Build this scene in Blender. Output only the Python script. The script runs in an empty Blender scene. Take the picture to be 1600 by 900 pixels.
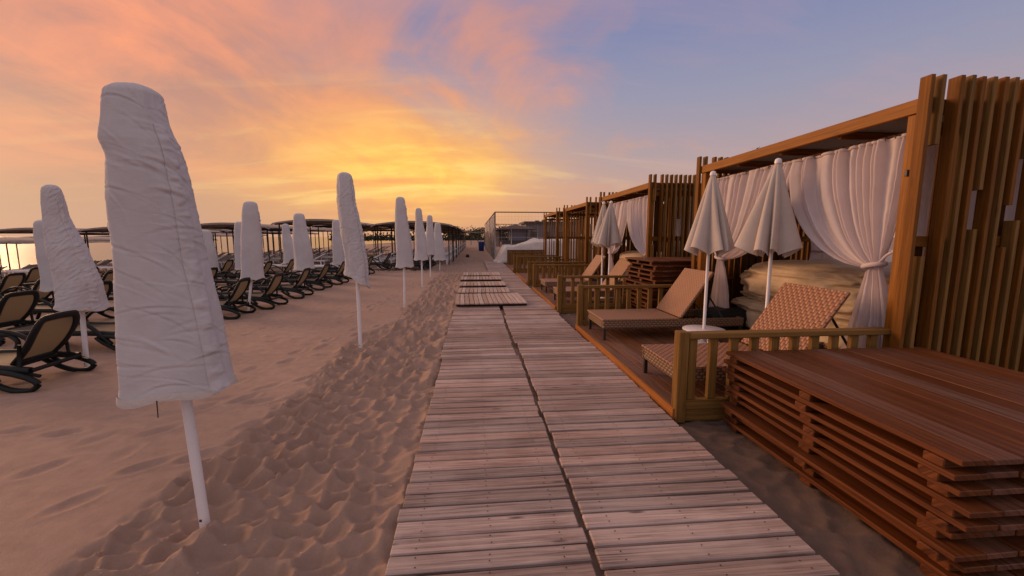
import bpy, math, random
import numpy as np
from math import sin, cos, pi, radians, sqrt, exp
random.seed(7)
SC = bpy.context.scene
COL = SC.collection

# ------------------------------------------------------------------ noise
def _h(ix, iy, iz, s):
    n = (ix * 374761393 + iy * 668265263 + iz * 2147483647 + s * 974634277) & 0xFFFFFFFF
    n = ((n ^ (n >> 13)) * 1274126177) & 0xFFFFFFFF
    n = ((n ^ (n >> 15)) * 2246822519) & 0xFFFFFFFF
    return ((n ^ (n >> 16)) & 0xFFFFFF) / float(0xFFFFFF)
def vnoise(x, y, z=0.0, s=0):
    x = np.asarray(x, float); y = np.asarray(y, float); z = np.asarray(z, float)
    x, y, z = np.broadcast_arrays(x, y, z)
    ix = np.floor(x).astype(np.int64); iy = np.floor(y).astype(np.int64); iz = np.floor(z).astype(np.int64)
    fx = x - ix; fy = y - iy; fz = z - iz
    fx = fx*fx*fx*(fx*(fx*6-15)+10); fy = fy*fy*fy*(fy*(fy*6-15)+10); fz = fz*fz*fz*(fz*(fz*6-15)+10)
    def L(a, b, t): return a + (b - a) * t
    v = 0
    c = [[[_h(ix+i, iy+j, iz+k, s) for k in (0, 1)] for j in (0, 1)] for i in (0, 1)]
    v = L(L(L(c[0][0][0], c[1][0][0], fx), L(c[0][1][0], c[1][1][0], fx), fy),
          L(L(c[0][0][1], c[1][0][1], fx), L(c[0][1][1], c[1][1][1], fx), fy), fz)
    return v * 2 - 1
def fbm(x, y, z=0.0, s=0, o=4):
    a = 1.0; t = 0; f = 1.0; n = 0
    for i in range(o):
        t = t + a * vnoise(np.asarray(x)*f, np.asarray(y)*f, np.asarray(z)*f, s + i*17); n += a; a *= .5; f *= 2.03
    return t / n
def sstep(a, b, x):
    t = np.clip((np.asarray(x, float) - a) / (b - a), 0, 1); return t*t*(3-2*t)

# ------------------------------------------------------------------ mesh builder
class MB:
    def __init__(s): s.v = []; s.f = []; s.uv = []; s.sm = []
    def add(s, verts, faces, uvs=None, smooth=False):
        o = len(s.v); s.v += [tuple(p) for p in verts]
        for i, f in enumerate(faces):
            s.f.append(tuple(o + k for k in f)); s.sm.append(smooth)
            if uvs is None: s.uv += [(verts[k][0]+verts[k][2]*.31, verts[k][1]+verts[k][2]) for k in f]
            elif callable(uvs): s.uv += [uvs(verts[k], k) for k in f]
            else: s.uv += [uvs[k] for k in f]
    def box(s, c, d, ch=.003, rot=None, M=None):
        """chamfered box: centre c, full size d; rot = (rx,ry,rz)"""
        h = [d[0]/2, d[1]/2, d[2]/2]; ch = min(ch, min(h)*.6)
        L = max(range(3), key=lambda i: d[i]); oth = [i for i in range(3) if i != L]
        idx = {}; vs = []
        for sx in (-1, 1):
            for sy in (-1, 1):
                for sz in (-1, 1):
                    for a in range(3):
                        p = [sx*(h[0]-ch), sy*(h[1]-ch), sz*(h[2]-ch)]
                        p[a] = (sx, sy, sz)[a]*h[a]
                        idx[(sx, sy, sz, a)] = len(vs); vs.append(p)
        fs = []
        def K(t, a): return idx[(t[0], t[1], t[2], a)]
        for a in range(3):
            b, c2 = [i for i in range(3) if i != a]
            for sg in (-1, 1):
                q = []
                for (p, r) in ((-1, -1), (1, -1), (1, 1), (-1, 1)):
                    t = [0, 0, 0]; t[a] = sg; t[b] = p; t[c2] = r; q.append(K(t, a))
                if (sg > 0) != (a != 1): q.reverse()
                fs.append(q)
            # edges along axis a
            for p in (-1, 1):
                for r in (-1, 1):
                    t0 = [0, 0, 0]; t0[b] = p; t0[c2] = r; t1 = list(t0); t0[a] = -1; t1[a] = 1
                    q = [K(t0, b), K(t1, b), K(t1, c2), K(t0, c2)]
                    fs.append(q)
        for sx in (-1, 1):
            for sy in (-1, 1):
                for sz in (-1, 1):
                    fs.append([idx[(sx, sy, sz, 0)], idx[(sx, sy, sz, 1)], idx[(sx, sy, sz, 2)]])
        # orient outward
        out = []
        for q in fs:
            A = np.array(vs[q[0]]); B = np.array(vs[q[1]]); C = np.array(vs[q[2]])
            n = np.cross(B-A, C-A); m = np.mean([vs[k] for k in q], axis=0)
            out.append(q if np.dot(n, m) >= 0 else q[::-1])
        ou, ov = random.random()*9, random.random()*9
        uv = [(p[L]+ou, p[oth[0]]+p[oth[1]]*.97+ov) for p in vs]
        if rot is not None:
            cx, sx = cos(rot[0]), sin(rot[0]); cy, sy = cos(rot[1]), sin(rot[1]); cz, sz = cos(rot[2]), sin(rot[2])
            w = []
            for x, y, z in vs:
                y, z = y*cx - z*sx, y*sx + z*cx
                x, z = x*cy + z*sy, -x*sy + z*cy
                x, y = x*cz - y*sz, x*sz + y*cz
                w.append((x, y, z))
            vs = w
        s.add([(p[0]+c[0], p[1]+c[1], p[2]+c[2]) for p in vs], out, uv)
    def bb(s, x0, x1, y0, y1, z0, z1, ch=.003):
        s.box(((x0+x1)/2, (y0+y1)/2, (z0+z1)/2), (x1-x0, y1-y0, z1-z0), ch)
    def tube(s, path, r, n=10, closed=False, flat=1.0, caps=True, up=(0, 0, 1)):
        """sweep an ellipse along a path; r scalar or list; flat scales the 'up'-ish axis"""
        P = np.array(path, float); m = len(P)
        T = np.zeros_like(P)
        for i in range(m):
            a = P[(i-1) % m] if (closed or i > 0) else P[i]; b = P[(i+1) % m] if (closed or i < m-1) else P[i]
            T[i] = (b-a)/max(np.linalg.norm(b-a), 1e-9)
        rr = r if hasattr(r, '__len__') else [r]*m
        U = np.array(up, float); vs = []; uv = []
        if abs(np.dot((P[-1]-P[0])/max(np.linalg.norm(P[-1]-P[0]), 1e-9), U)) > .85 and not closed: U = np.array((.3, 1., 0))
        d = 0
        for i in range(m):
            t = T[i]; u = U - t*np.dot(U, t)
            if np.linalg.norm(u) < 1e-3: u = np.array((1., 0, 0)) - t*t[0]
            u /= np.linalg.norm(u); w = np.cross(t, u)
            if i: d += np.linalg.norm(P[i]-P[i-1])
            for k in range(n):
                a = 2*pi*k/n
                vs.append(P[i] + u*cos(a)*rr[i]*flat + w*sin(a)*rr[i]); uv.append((d, k/n*rr[i]*6))
        fs = []
        for i in range(m if closed else m-1):
            j = (i+1) % m
            for k in range(n):
                k2 = (k+1) % n
                fs.append((i*n+k, j*n+k, j*n+k2, i*n+k2)[::-1])
        if caps and not closed:
            fs.append(tuple(range(n))); fs.append(tuple(reversed(range((m-1)*n, m*n))))
        s.add(vs, fs, uv, True)
    def grid(s, X, Y, Z, closeu=False, uvs=None, smooth=True, flip=False):
        nr, nc = X.shape
        vs = np.stack([X, Y, Z], -1).reshape(-1, 3)
        fs = []
        for i in range(nr-1):
            for j in range(nc if closeu else nc-1):
                j2 = (j+1) % nc
                q = (i*nc+j, i*nc+j2, (i+1)*nc+j2, (i+1)*nc+j)
                fs.append(q[::-1] if flip else q)
        s.add(vs.tolist(), fs, uvs, smooth)
    def disc(s, ring, flip=False, smooth=False):
        f = tuple(range(len(ring)))
        s.add(ring, [f[::-1] if flip else f], None, smooth)
    def lathe(s, c, prof, n=32, smooth=True):
        th = np.linspace(0, 2*pi, n, endpoint=False)
        r = np.array([p[0] for p in prof])[:, None]; z = np.array([p[1] for p in prof])[:, None]
        s.grid(c[0]+r*np.cos(th)[None], c[1]+r*np.sin(th)[None], c[2]+z+0*th[None], True, smooth=smooth)
    def build(s, name, mat, parent=None, loc=None):
        me = bpy.data.meshes.new(name)
        me.from_pydata(s.v, [], s.f)
        ul = me.uv_layers.new(name='UVMap')
        ul.data.foreach_set('uv', np.array(s.uv, 'f').ravel())
        me.polygons.foreach_set('use_smooth', np.array(s.sm, bool))
        me.materials.append(mat); me.update()
        o = bpy.data.objects.new(name, me); COL.objects.link(o)
        if parent is not None: o.parent = parent
        if loc is not None: o.location = loc
        return o

def thing(name, label, cat, loc=(0, 0, 0), rz=0, group=None):
    o = bpy.data.objects.new(name, None); COL.objects.link(o)
    o.empty_display_size = .2; o.location = loc; o.rotation_euler = (0, 0, rz)
    return tag(o, label, cat, group)
def tag(o, label, cat, group=None, kind=None):
    o['label'] = label; o['category'] = cat
    if group: o['group'] = group
    if kind: o['kind'] = kind
    return o
def struct(o, kind='structure'): o['kind'] = kind; return o
def copy_tree(o, parent=None):
    c = o.copy(); COL.objects.link(c)
    if parent is not None: c.parent = parent
    for ch in list(o.children): copy_tree(ch, c)
    return c

# ------------------------------------------------------------------ materials
class NT:
    def __init__(s, name):
        s.m = bpy.data.materials.new(name); s.m.use_nodes = True; s.t = s.m.node_tree
        s.b = s.t.nodes['Principled BSDF']; s.out = s.t.nodes['Material Output']
    def n(s, ty, **k):
        x = s.t.nodes.new(ty)
        for a, b in k.items():
            if a.startswith('i_'):
                key = a[2:]; key = int(key) if key.isdigit() else key.replace('_', ' ')
                if hasattr(b, 'links') or isinstance(b, bpy.types.NodeSocket): s.t.links.new(b, x.inputs[key])
                else: x.inputs[key].default_value = b
            else: setattr(x, a, b)
        return x
    def l(s, a, b): s.t.links.new(a, b)
    def math(s, op, a, b=0.0, c=None, clamp=False):
        x = s.t.nodes.new('ShaderNodeMath'); x.operation = op; x.use_clamp = clamp
        for i, v in enumerate((a, b, c)):
            if v is None: continue
            if isinstance(v, bpy.types.NodeSocket): s.l(v, x.inputs[i])
            else: x.inputs[i].default_value = v
        return x.outputs[0]
    def ramp(s, fac, stops, interp='LINEAR'):
        x = s.t.nodes.new('ShaderNodeValToRGB'); x.color_ramp.interpolation = interp
        e = x.color_ramp.elements
        while len(e) < len(stops): e.new(.5)
        for i, (p, c) in enumerate(stops):
            e[i].position = p; e[i].color = (c[0], c[1], c[2], 1) if hasattr(c, '__len__') else (c, c, c, 1)
        s.l(fac, x.inputs[0]); return x.outputs[0]
    def mix(s, fac, a, b, mode='MIX'):
        x = s.t.nodes.new('ShaderNodeMix'); x.data_type = 'RGBA'; x.blend_type = mode
        for v, i in ((fac, 0), (a, 6), (b, 7)):
            if isinstance(v, bpy.types.NodeSocket): s.l(v, x.inputs[i])
            else: x.inputs[i].default_value = v if i == 0 else (v[0], v[1], v[2], 1)
        return x.outputs[2]
    def noise(s, vec, scale, detail=4, rough=.55, dist=0.0):
        x = s.t.nodes.new('ShaderNodeTexNoise'); x.inputs['Scale'].default_value = scale
        x.inputs['Detail'].default_value = detail; x.inputs['Roughness'].default_value = rough
        x.inputs['Distortion'].default_value = dist
        if vec is not None: s.l(vec, x.inputs['Vector'])
        return x.outputs[0]
    def mapping(s, vec, scale=(1, 1, 1), rot=(0, 0, 0), loc=(0, 0, 0)):
        x = s.t.nodes.new('ShaderNodeMapping'); x.inputs['Scale'].default_value = scale
        x.inputs['Rotation'].default_value = rot; x.inputs['Location'].default_value = loc
        s.l(vec, x.inputs['Vector']); return x.outputs[0]
    def coord(s, k='Object'): return s.n('ShaderNodeTexCoord').outputs[k]
    def bump(s, h, strength=.3, dist=.01):
        x = s.t.nodes.new('ShaderNodeBump'); x.inputs['Strength'].default_value = strength
        x.inputs['Distance'].default_value = dist; s.l(h, x.inputs['Height']); s.l(x.outputs[0], s.b.inputs['Normal']); return x
    def island(s): return s.n('ShaderNodeNewGeometry').outputs['Random Per Island']
    def color(s, c):
        if isinstance(c, bpy.types.NodeSocket): s.l(c, s.b.inputs['Base Color'])
        else: s.b.inputs['Base Color'].default_value = (c[0], c[1], c[2], 1)
    def rough(s, r):
        if isinstance(r, bpy.types.NodeSocket): s.l(r, s.b.inputs['Roughness'])
        else: s.b.inputs['Roughness'].default_value = r

def wood(name, c1, c2, rough=.6, var=.22, gl=1.6, gw=55, bump=.35, knots=0.0, stain=None, stain_amt=.5, hue=.0, spec=.12):
    t = NT(name); r = t.island()
    uv = t.coord('UV')
    cm = t.n('ShaderNodeCombineXYZ'); t.l(t.math('MULTIPLY', r, 37.0), cm.inputs[0]); t.l(t.math('MULTIPLY', r, 91.0), cm.inputs[1])
    ad = t.n('ShaderNodeVectorMath', operation='ADD'); t.l(uv, ad.inputs[0]); t.l(cm.outputs[0], ad.inputs[1])
    v = ad.outputs[0]
    g = t.noise(t.mapping(v, (gl, gw, 1)), 1.0, 6, .62, .9)
    g2 = t.noise(t.mapping(v, (gl*3, gw*3.2, 1)), 1.0, 3, .6, .3)
    gg = t.math('ADD', t.math('MULTIPLY', g, .72), t.math('MULTIPLY', g2, .28))
    col = t.ramp(gg, [(.32, c1), (.66, c2)])
    if stain is not None:
        b = t.noise(t.coord('Object'), 1.7, 5, .62, .4)
        col = t.mix(t.math('MULTIPLY', t.ramp(b, [(.42, 0), (.66, 1)]), stain_amt), col, stain)
    if knots:
        vo = t.n('ShaderNodeTexVoronoi'); vo.inputs['Scale'].default_value = 1.0; t.l(t.mapping(v, (2.2, 11, 1)), vo.inputs['Vector'])
        k = t.ramp(vo.outputs['Distance'], [(.05, 1), (.13, 0)])
        col = t.mix(t.math('MULTIPLY', k, knots), col, (c1[0]*.35, c1[1]*.33, c1[2]*.33))
    hs = t.n('ShaderNodeHueSaturation'); t.l(col, hs.inputs['Color'])
    t.l(t.math('MULTIPLY_ADD', r, 2*var, 1-var), hs.inputs['Value'])
    wn = t.n('ShaderNodeTexWhiteNoise', noise_dimensions='1D'); t.l(r, wn.inputs['W'])
    t.l(t.math('MULTIPLY_ADD', wn.outputs['Value'], .35, .82), hs.inputs['Saturation'])
    t.color(hs.outputs[0]); t.rough(t.math('MULTIPLY_ADD', gg, .25, rough-.12))
    t.b.inputs['Specular IOR Level'].default_value = spec
    t.bump(gg, bump, .004)
    return t.m

def cloth(name, c, c2=None, trans=.0, wr=.5, wscale=9, weave=700, sheen=.0, dist=.02, stain=None, rough=.85, streak=.0):
    t = NT(name); o = t.coord('Object')
    n = t.noise(o, 3.0, 4, .6)
    col = t.mix(t.ramp(n, [(.35, 0), (.7, 1)]), c, c2 or tuple(x*.88 for x in c))
    if stain is not None:
        s = t.noise(o, 1.3, 6, .7, .6); col = t.mix(t.math('MULTIPLY', t.ramp(s, [(.5, 0), (.75, 1)]), .45), col, stain)
    t.color(col); t.rough(rough); t.b.inputs['Specular IOR Level'].default_value = .25
    a = t.noise(t.mapping(o, (1, 1, 1.5)), wscale, 5, .6, 1.2); w = t.noise(o, weave, 1, .5)
    a2 = t.noise(t.mapping(o, (.8, .8, 4.2), (0, .25, 0)), wscale*1.3, 4, .55, 2.2)
    h = t.math('ADD', t.math('ADD', a, t.math('MULTIPLY', a2, streak)), t.math('MULTIPLY', w, .03))
    t.bump(h, wr, dist)
    if trans:
        tr = t.n('ShaderNodeBsdfTranslucent'); t.l(col, tr.inputs[0])
        mx = t.n('ShaderNodeMixShader'); mx.inputs[0].default_value = trans
        t.l(t.b.outputs[0], mx.inputs[1]); t.l(tr.outputs[0], mx.inputs[2]); t.l(mx.outputs[0], t.out.inputs[0])
    return t.m

def plain(name, c, rough=.5, metal=0.0, var=.1, bump=.0, spec=.5, scale=14):
    t = NT(name); n = t.noise(t.coord('Object'), scale, 4, .6)
    t.color(t.mix(n, tuple(x*(1-var) for x in c), tuple(min(1, x*(1+var)) for x in c)))
    t.rough(t.math('MULTIPLY_ADD', n, .2, rough-.1)); t.b.inputs['Metallic'].default_value = metal
    t.b.inputs['Specular IOR Level'].default_value = spec
    if bump: t.bump(t.noise(t.coord('Object'), scale*6, 3), bump, .005)
    return t.m

M = {}
M['walk'] = wood('weathered plank wood', (.10, .064, .058), (.52, .378, .325), .72, .28, 1.4, 60, .8, .75, stain=(.56, .45, .41), stain_amt=.35, spec=.08)
M['walk_pale'] = wood('bleached plank wood', (.26, .18, .15), (.60, .46, .39), .66, .2, 1.4, 60, .45, .6)
M['honey'] = wood('honey stained timber', (.15, .057, .015), (.34, .155, .048), .55, .14, 1.2, 38, .25, .3, spec=.2)
M['olive'] = wood('weathered olive timber', (.12, .066, .025), (.285, .165, .068), .58, .2, 1.2, 38, .3, .3)
M['slat'] = wood('brown slat timber', (.095, .041, .014), (.25, .114, .040), .58, .2, 1.2, 38, .3, .3)
M['backing'] = wood('shaded backing timber', (.030, .013, .005), (.085, .038, .014), .6, .2, 1.2, 38, .3)  # slat wood darkened, shade of the slat gaps put into its colour
M['orange'] = wood('orange deck edge timber', (.21, .085, .032), (.42, .19, .08), .55, .12, 1.2, 40, .25, .3)
M['deck'] = wood('red brown decking', (.085, .036, .019), (.22, .105, .06), .55, .2, 1.3, 45, .3, .3, spec=.2)
M['pallet'] = wood('dark red oiled planks', (.030, .0095, .005), (.19, .070, .031), .5, .22, 1.0, 34, .35, .3, spec=.22, stain=(.13, .062, .040), stain_amt=.3)
M['pallet_dull'] = wood('dull dark panel wood', (.035, .018, .013), (.11, .052, .034), .6, .3, 1.0, 34, .3, .2)
M['cover'] = cloth('white umbrella cover cloth', (.58, .56, .58), (.52, .495, .51), .08, .22, 6, 900, stain=(.46, .40, .37), streak=.35)
M['cover_hem'] = cloth('cover hem cloth', (.62, .57, .54), (.52, .46, .42), .08, .3, 26, 900)
M['canvas'] = cloth('white parasol canvas', (.60, .535, .49), (.52, .46, .42), .18, .2, 8, 700)
M['curtain'] = cloth('sheer white curtain', (.80, .72, .72), (.74, .66, .665), .42, .15, 14, 800)
M['tarp'] = cloth('tan tarpaulin', (.50, .385, .255), (.40, .30, .19), .0, .8, 5, 500, rough=.55)
M['tarp_white'] = cloth('dusty white tarpaulin', (.66, .60, .56), (.52, .45, .41), .0, .5, 6, 500, rough=.6)
M['shade'] = cloth('taupe shade fabric', (.42, .34, .30), (.34, .27, .235), .12, .3, 2, 300)
M['white'] = plain('white painted pole', (.74, .72, .74), .38, 0, .05)
M['white_plastic'] = plain('white resin', (.70, .68, .70), .4, 0, .08)
M['black'] = plain('black resin', (.010, .012, .012), .55, 0, .25, .1, spec=.25)
M['metal'] = plain('dark painted metal', (.035, .027, .024), .5, .2, .2)
M['rail'] = plain('bronze curtain rail', (.10, .05, .035), .4, .6, .2)
M['grey_metal'] = plain('galvanised post', (.28, .25, .25), .45, .5, .15)
M['blue'] = plain('blue plastic', (.02, .06, .30), .45, 0, .15)
M['roofpanel'] = plain('grey roof underlay', (.22, .19, .17), .8, 0, .15, .2)
M['kiosk_wall'] = plain('mauve kiosk wall', (.17, .15, .19), .8, 0, .15, .2, scale=3)
M['kiosk_dark'] = plain('dark kiosk timber', (.05, .035, .03), .7, 0, .2, .2)
M['kiosk_roof'] = plain('brown shingle roof', (.07, .045, .038), .8, 0, .25, .4)
M['block'] = plain('grey block wall', (.13, .11, .11), .85, 0, .2, .3, scale=2)
M['pale_panel'] = plain('pale painted panel', (.50, .40, .34), .7, 0, .1)
M['leaf'] = plain('dark foliage', (.028, .034, .016), .8, 0, .5)
M['bark'] = plain('bark', (.06, .045, .035), .9, 0, .3, .4)
M['bird'] = plain('dark feathers', (.03, .03, .03), .7)

def mesh_sling():
    t = NT('beige sling mesh'); o = t.coord('UV')
    w = t.noise(t.mapping(o, (400, 400, 1)), 1, 1); t.color(t.ramp(w, [(.3, (.05, .038, .026)), (.7, (.105, .082, .056))])); t.rough(.7)
    tr = t.n('ShaderNodeBsdfTranslucent'); tr.inputs[0].default_value = (.26, .2, .13, 1)
    mx = t.n('ShaderNodeMixShader'); mx.inputs[0].default_value = .22
    t.l(t.b.outputs[0], mx.inputs[1]); t.l(tr.outputs[0], mx.inputs[2]); t.l(mx.outputs[0], t.out.inputs[0])
    return t.m
M['sling'] = mesh_sling()

def rattan(name, c1, c2, sc, bump):
    t = NT(name); uv = t.coord('UV')
    wv = t.noise(t.mapping(uv, (5, 5, 1)), 1, 2)
    sx = t.n('ShaderNodeSeparateXYZ'); t.l(uv, sx.inputs[0])
    u = t.math('MULTIPLY', sx.outputs[0], sc); v = t.math('MULTIPLY', sx.outputs[1], sc)
    a = t.math('SINE', t.math('MULTIPLY', u, pi)); b = t.math('SINE', t.math('MULTIPLY', v, pi))
    row = t.math('MULTIPLY', t.math('FLOOR', v), pi*.5)
    strand = t.math('ABSOLUTE', t.math('SINE', t.math('ADD', t.math('MULTIPLY', u, pi*.5), row)))
    band = t.math('ABSOLUTE', b)
    h = t.math('MULTIPLY', t.math('POWER', strand, .7), t.math('POWER', band, .45))
    h2 = t.math('ADD', h, t.math('MULTIPLY', wv, .25))
    t.color(t.ramp(h2, [(.12, c1), (.75, c2)])); t.rough(.45)
    t.bump(h, bump, .012); return t.m
M['rattan'] = rattan('fine brown rattan weave', (.080, .036, .018), (.38, .195, .105), 42, .55)
M['rattan_bold'] = rattan('bold red brown rattan weave', (.11, .042, .020), (.34, .155, .082), 30, .9)
M['rattan_side'] = rattan('dark rattan edging', (.022, .012, .008), (.24, .14, .08), 36, .7)

def sand_mat():
    t = NT('beach sand'); o = t.coord('Object')
    n1 = t.noise(o, .55, 6, .6, .3); n2 = t.noise(o, 9, 5, .65); n3 = t.noise(o, 420, 2, .6)
    at = t.n('ShaderNodeAttribute', attribute_name='rough')
    c = t.ramp(n1, [(.3, (.38, .256, .200)), (.7, (.49, .338, .265))])
    c = t.mix(t.math('MULTIPLY', t.ramp(n2, [(.35, 1), (.6, 0)]), .30), c, (.22, .145, .108))
    c = t.mix(t.math('MULTIPLY', at.outputs['Fac'], .30), c, (.26, .178, .135))
    c = t.mix(t.ramp(n3, [(.35, .34), (.62, 0)]), c, (.13, .085, .065))
    sp = t.noise(o, 900, 1, .5); c = t.mix(t.ramp(sp, [(.70, 0), (.76, .5)]), c, (.6, .5, .44))
    dp = t.n('ShaderNodeAttribute', attribute_name='painted_shade'); dn = t.noise(o, 5, 5, .65)
    c = t.mix(t.math('MULTIPLY', dp.outputs['Fac'], t.math('MULTIPLY_ADD', dn, .4, .55)), c, (.085, .058, .048))  # shade by the stack and cabanas, painted in as darker sand
    t.color(c); t.rough(.92); t.b.inputs['Specular IOR Level'].default_value = .15
    h = t.math('ADD', t.math('MULTIPLY', n3, .22), t.math('ADD', t.math('MULTIPLY', t.noise(o, 60, 5, .7), .5), t.math('MULTIPLY', n2, .6)))
    t.bump(h, .55, .014); return t.m
M['sand'] = sand_mat()

def sea_mat():
    t = NT('calm sea water'); o = t.coord('Object')
    t.color((.05, .05, .06)); t.rough(.14); t.b.inputs['Specular IOR Level'].default_value = .3; t.b.inputs['IOR'].default_value = 1.33
    a = t.noise(t.mapping(o, (.35, .12, 1)), 1, 5, .6); b = t.noise(t.mapping(o, (2.2, .9, 1)), 1, 3)
    t.bump(t.math('ADD', a, t.math('MULTIPLY', b, .25)), .16, .2); return t.m
M['sea'] = sea_mat()

# ------------------------------------------------------------------ world: dusk sky
SUN_AZ, SUN_EL = radians(-56), radians(14)
def make_world():
    w = bpy.data.worlds.new('World'); SC.world = w; w.use_nodes = True
    t = NT.__new__(NT); t.t = w.node_tree; t.m = w
    bg = w.node_tree.nodes['Background']
    d = t.n('ShaderNodeVectorMath', operation='NORMALIZE'); t.l(t.coord('Generated'), d.inputs[0])
    s = t.n('ShaderNodeSeparateXYZ'); t.l(d.outputs[0], s.inputs[0]); X, Y, Z = s.outputs
    az = t.math('ARCTAN2', X, Y)                         # 0 along the boardwalk, + to the right
    el = t.math('ARCSINE', Z)
    aaz = t.math('ABSOLUTE', az)
    e01 = t.math('MULTIPLY', el, 1/1.5708, clamp=True)
    zen = (.51, .40, .40)
    clear = t.ramp(e01, [(.0, (.64, .34, .215)), (.05, (.56, .33, .25)), (.11, (.41, .315, .32)), (.19, (.29, .285, .385)), (.30, (.18, .21, .385)), (.42, (.17, .19, .37)), (.62, zen), (1, zen)])
    warm = t.ramp(e01, [(.0, (.50, .29, .215)), (.05, (.54, .31, .195)), (.13, (.62, .315, .185)), (.22, (.60, .27, .19)), (.33, (.44, .25, .24)), (.44, (.35, .24, .28)), (.62, zen), (1, zen)])
    dusk = t.ramp(e01, [(.0, (.52, .42, .46)), (.10, (.56, .46, .49)), (.25, (.53, .45, .485)), (.5, (.51, .42, .45)), (1, zen)])
    east = t.ramp(t.math('MULTIPLY', aaz, 1/pi), [(.34, 0), (.56, 1)])
    # cloud coordinates on a plane overhead
    zz = t.math('ADD', t.math('MAXIMUM', Z, 0.0), .20)
    cv = t.n('ShaderNodeCombineXYZ'); t.l(t.math('DIVIDE', X, zz), cv.inputs[0]); t.l(t.math('DIVIDE', Y, zz), cv.inputs[1])
    P = cv.outputs[0]
    big = t.noise(t.mapping(P, (.75, .62, 1), (0, 0, .5), (3.1, 1.7, 0)), 1.0, 5, .52, .7)
    fine = t.noise(t.mapping(P, (1.7, 1.25, 1), (0, 0, -.6), (7.3, 2.2, 0)), 1.0, 9, .58, .9)
    puff = t.noise(t.mapping(P, (3.2, 2.4, 1), (0, 0, .9), (2.3, 9.2, 0)), 1.0, 8, .6, .6)
    wisp = t.noise(t.mapping(P, (.7, 2.6, 1), (0, 0, .22), (1.3, 5.2, 0)), 1.0, 7, .58, .6)
    # the warm cloud deck fills the left of the sky, its edge slanting up to the left
    edge = t.math('SUBTRACT', az, t.math('MULTIPLY_ADD', el, -1.2, radians(19.5)))
    m = t.math('ADD', t.math('MULTIPLY', edge, -1.7), t.math('ADD', t.math('MULTIPLY', t.math('SUBTRACT', big, .5), 2.6), t.math('MULTIPLY', t.math('SUBTRACT', fine, .5), 2.2)))
    deck_ = t.ramp(t.math('ADD', m, .5, clamp=True), [(0, 0), (.30, .22), (.60, .70), (1, 1)])
    col = t.mix(deck_, clear, warm)
    # relief of the deck: mauve hollows and salmon lit edges
    sh = t.math('ADD', t.math('MULTIPLY', fine, .5), t.math('ADD', t.math('MULTIPLY', big, .25), t.math('MULTIPLY', puff, .25)))
    relief = t.ramp(sh, [(.40, (.37, .20, .20)), (.46, (.55, .25, .185)), (.52, (.80, .30, .175)), (.58, (1.0, .345, .165))])
    hi = t.ramp(e01, [(.03, .0), (.10, .45), (.20, .75), (.48, .6), (.62, .2)])
    inner = t.ramp(t.math('MULTIPLY_ADD', edge, -1.1, .42, clamp=True), [(0, .25), (.9, 1)])
    col = t.mix(t.math('MULTIPLY', t.math('MULTIPLY', t.math('MULTIPLY', deck_, inner), hi), .9), col, relief)
    # pink veils thinning out over the blue
    vm = t.math('MULTIPLY', t.ramp(t.math('ADD', t.math('MULTIPLY', big, .5), t.math('MULTIPLY', wisp, .5)), [(.47, 0), (.64, 1)]), t.math('SUBTRACT', 1.0, deck_))
    col = t.mix(t.math('MULTIPLY', vm, .50), col, (.46, .30, .34))
    # glow about the hidden sun
    da = t.math('SUBTRACT', az, radians(-9)); de = t.math('SUBTRACT', el, radians(8.6))
    def lobe(ra, re):
        q = t.math('ADD', t.math('POWER', t.math('ABSOLUTE', t.math('DIVIDE', da, ra)), 2.0), t.math('POWER', t.math('ABSOLUTE', t.math('DIVIDE', de, re)), 2.0))
        return t.math('EXPONENT', t.math('MULTIPLY', q, -1.0))
    col = t.mix(t.math('MULTIPLY', lobe(.29, .15), .78), col, (.96, .395, .115))
    gold = t.ramp(t.math('ADD', t.math('MULTIPLY', wisp, .6), t.math('MULTIPLY', fine, .4)), [(.38, (.96, .44, .10)), (.50, (1.0, .58, .11)), (.60, (1.04, .72, .16))])
    core = t.math('MULTIPLY', lobe(.235, .092), t.ramp(t.math('ADD', t.math('MULTIPLY', fine, .6), t.math('MULTIPLY', wisp, .4)), [(.36, .35), (.56, 1)]))
    col = t.mix(core, col, gold)
    st = t.math('MULTIPLY', t.ramp(wisp, [(.54, 0), (.66, 1)]), lobe(.42, .13))
    col = t.mix(t.math('MULTIPLY', st, .6), col, (1.0, .66, .22))
    col = t.mix(east, col, dusk)
    # physical twilight sky, low in the mix
    ny = t.n('ShaderNodeTexSky', sky_type='NISHITA'); ny.sun_disc = False
    ny.sun_elevation = SUN_EL; ny.sun_rotation = SUN_AZ; ny.altitude = 0
    sc = t.n('ShaderNodeVectorMath', operation='SCALE'); t.l(ny.outputs[0], sc.inputs[0]); sc.inputs['Scale'].default_value = .003
    ad = t.n('ShaderNodeVectorMath', operation='ADD'); t.l(col, ad.inputs[0]); t.l(sc.outputs[0], ad.inputs[1])
    gm = t.ramp(t.math('MULTIPLY_ADD', Z, 12, .5, clamp=True), [(.35, 0), (.5, 1)])
    fin = t.mix(gm, (.16, .10, .085), ad.outputs[0])
    t.l(fin, bg.inputs[0]); bg.inputs[1].default_value = SKY
SKY = .80
make_world()
sun = bpy.data.lights.new('sun', 'SUN'); sun.energy = 1.9; sun.angle = radians(26); sun.color = (1.0, .56, .30)
so = bpy.data.objects.new('sun', sun); COL.objects.link(so)
dv = (sin(SUN_AZ)*cos(SUN_EL), cos(SUN_AZ)*cos(SUN_EL), sin(SUN_EL))
from mathutils import Vector, Matrix
so.rotation_euler = Vector(dv).to_track_quat('Z', 'Y').to_euler()

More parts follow.
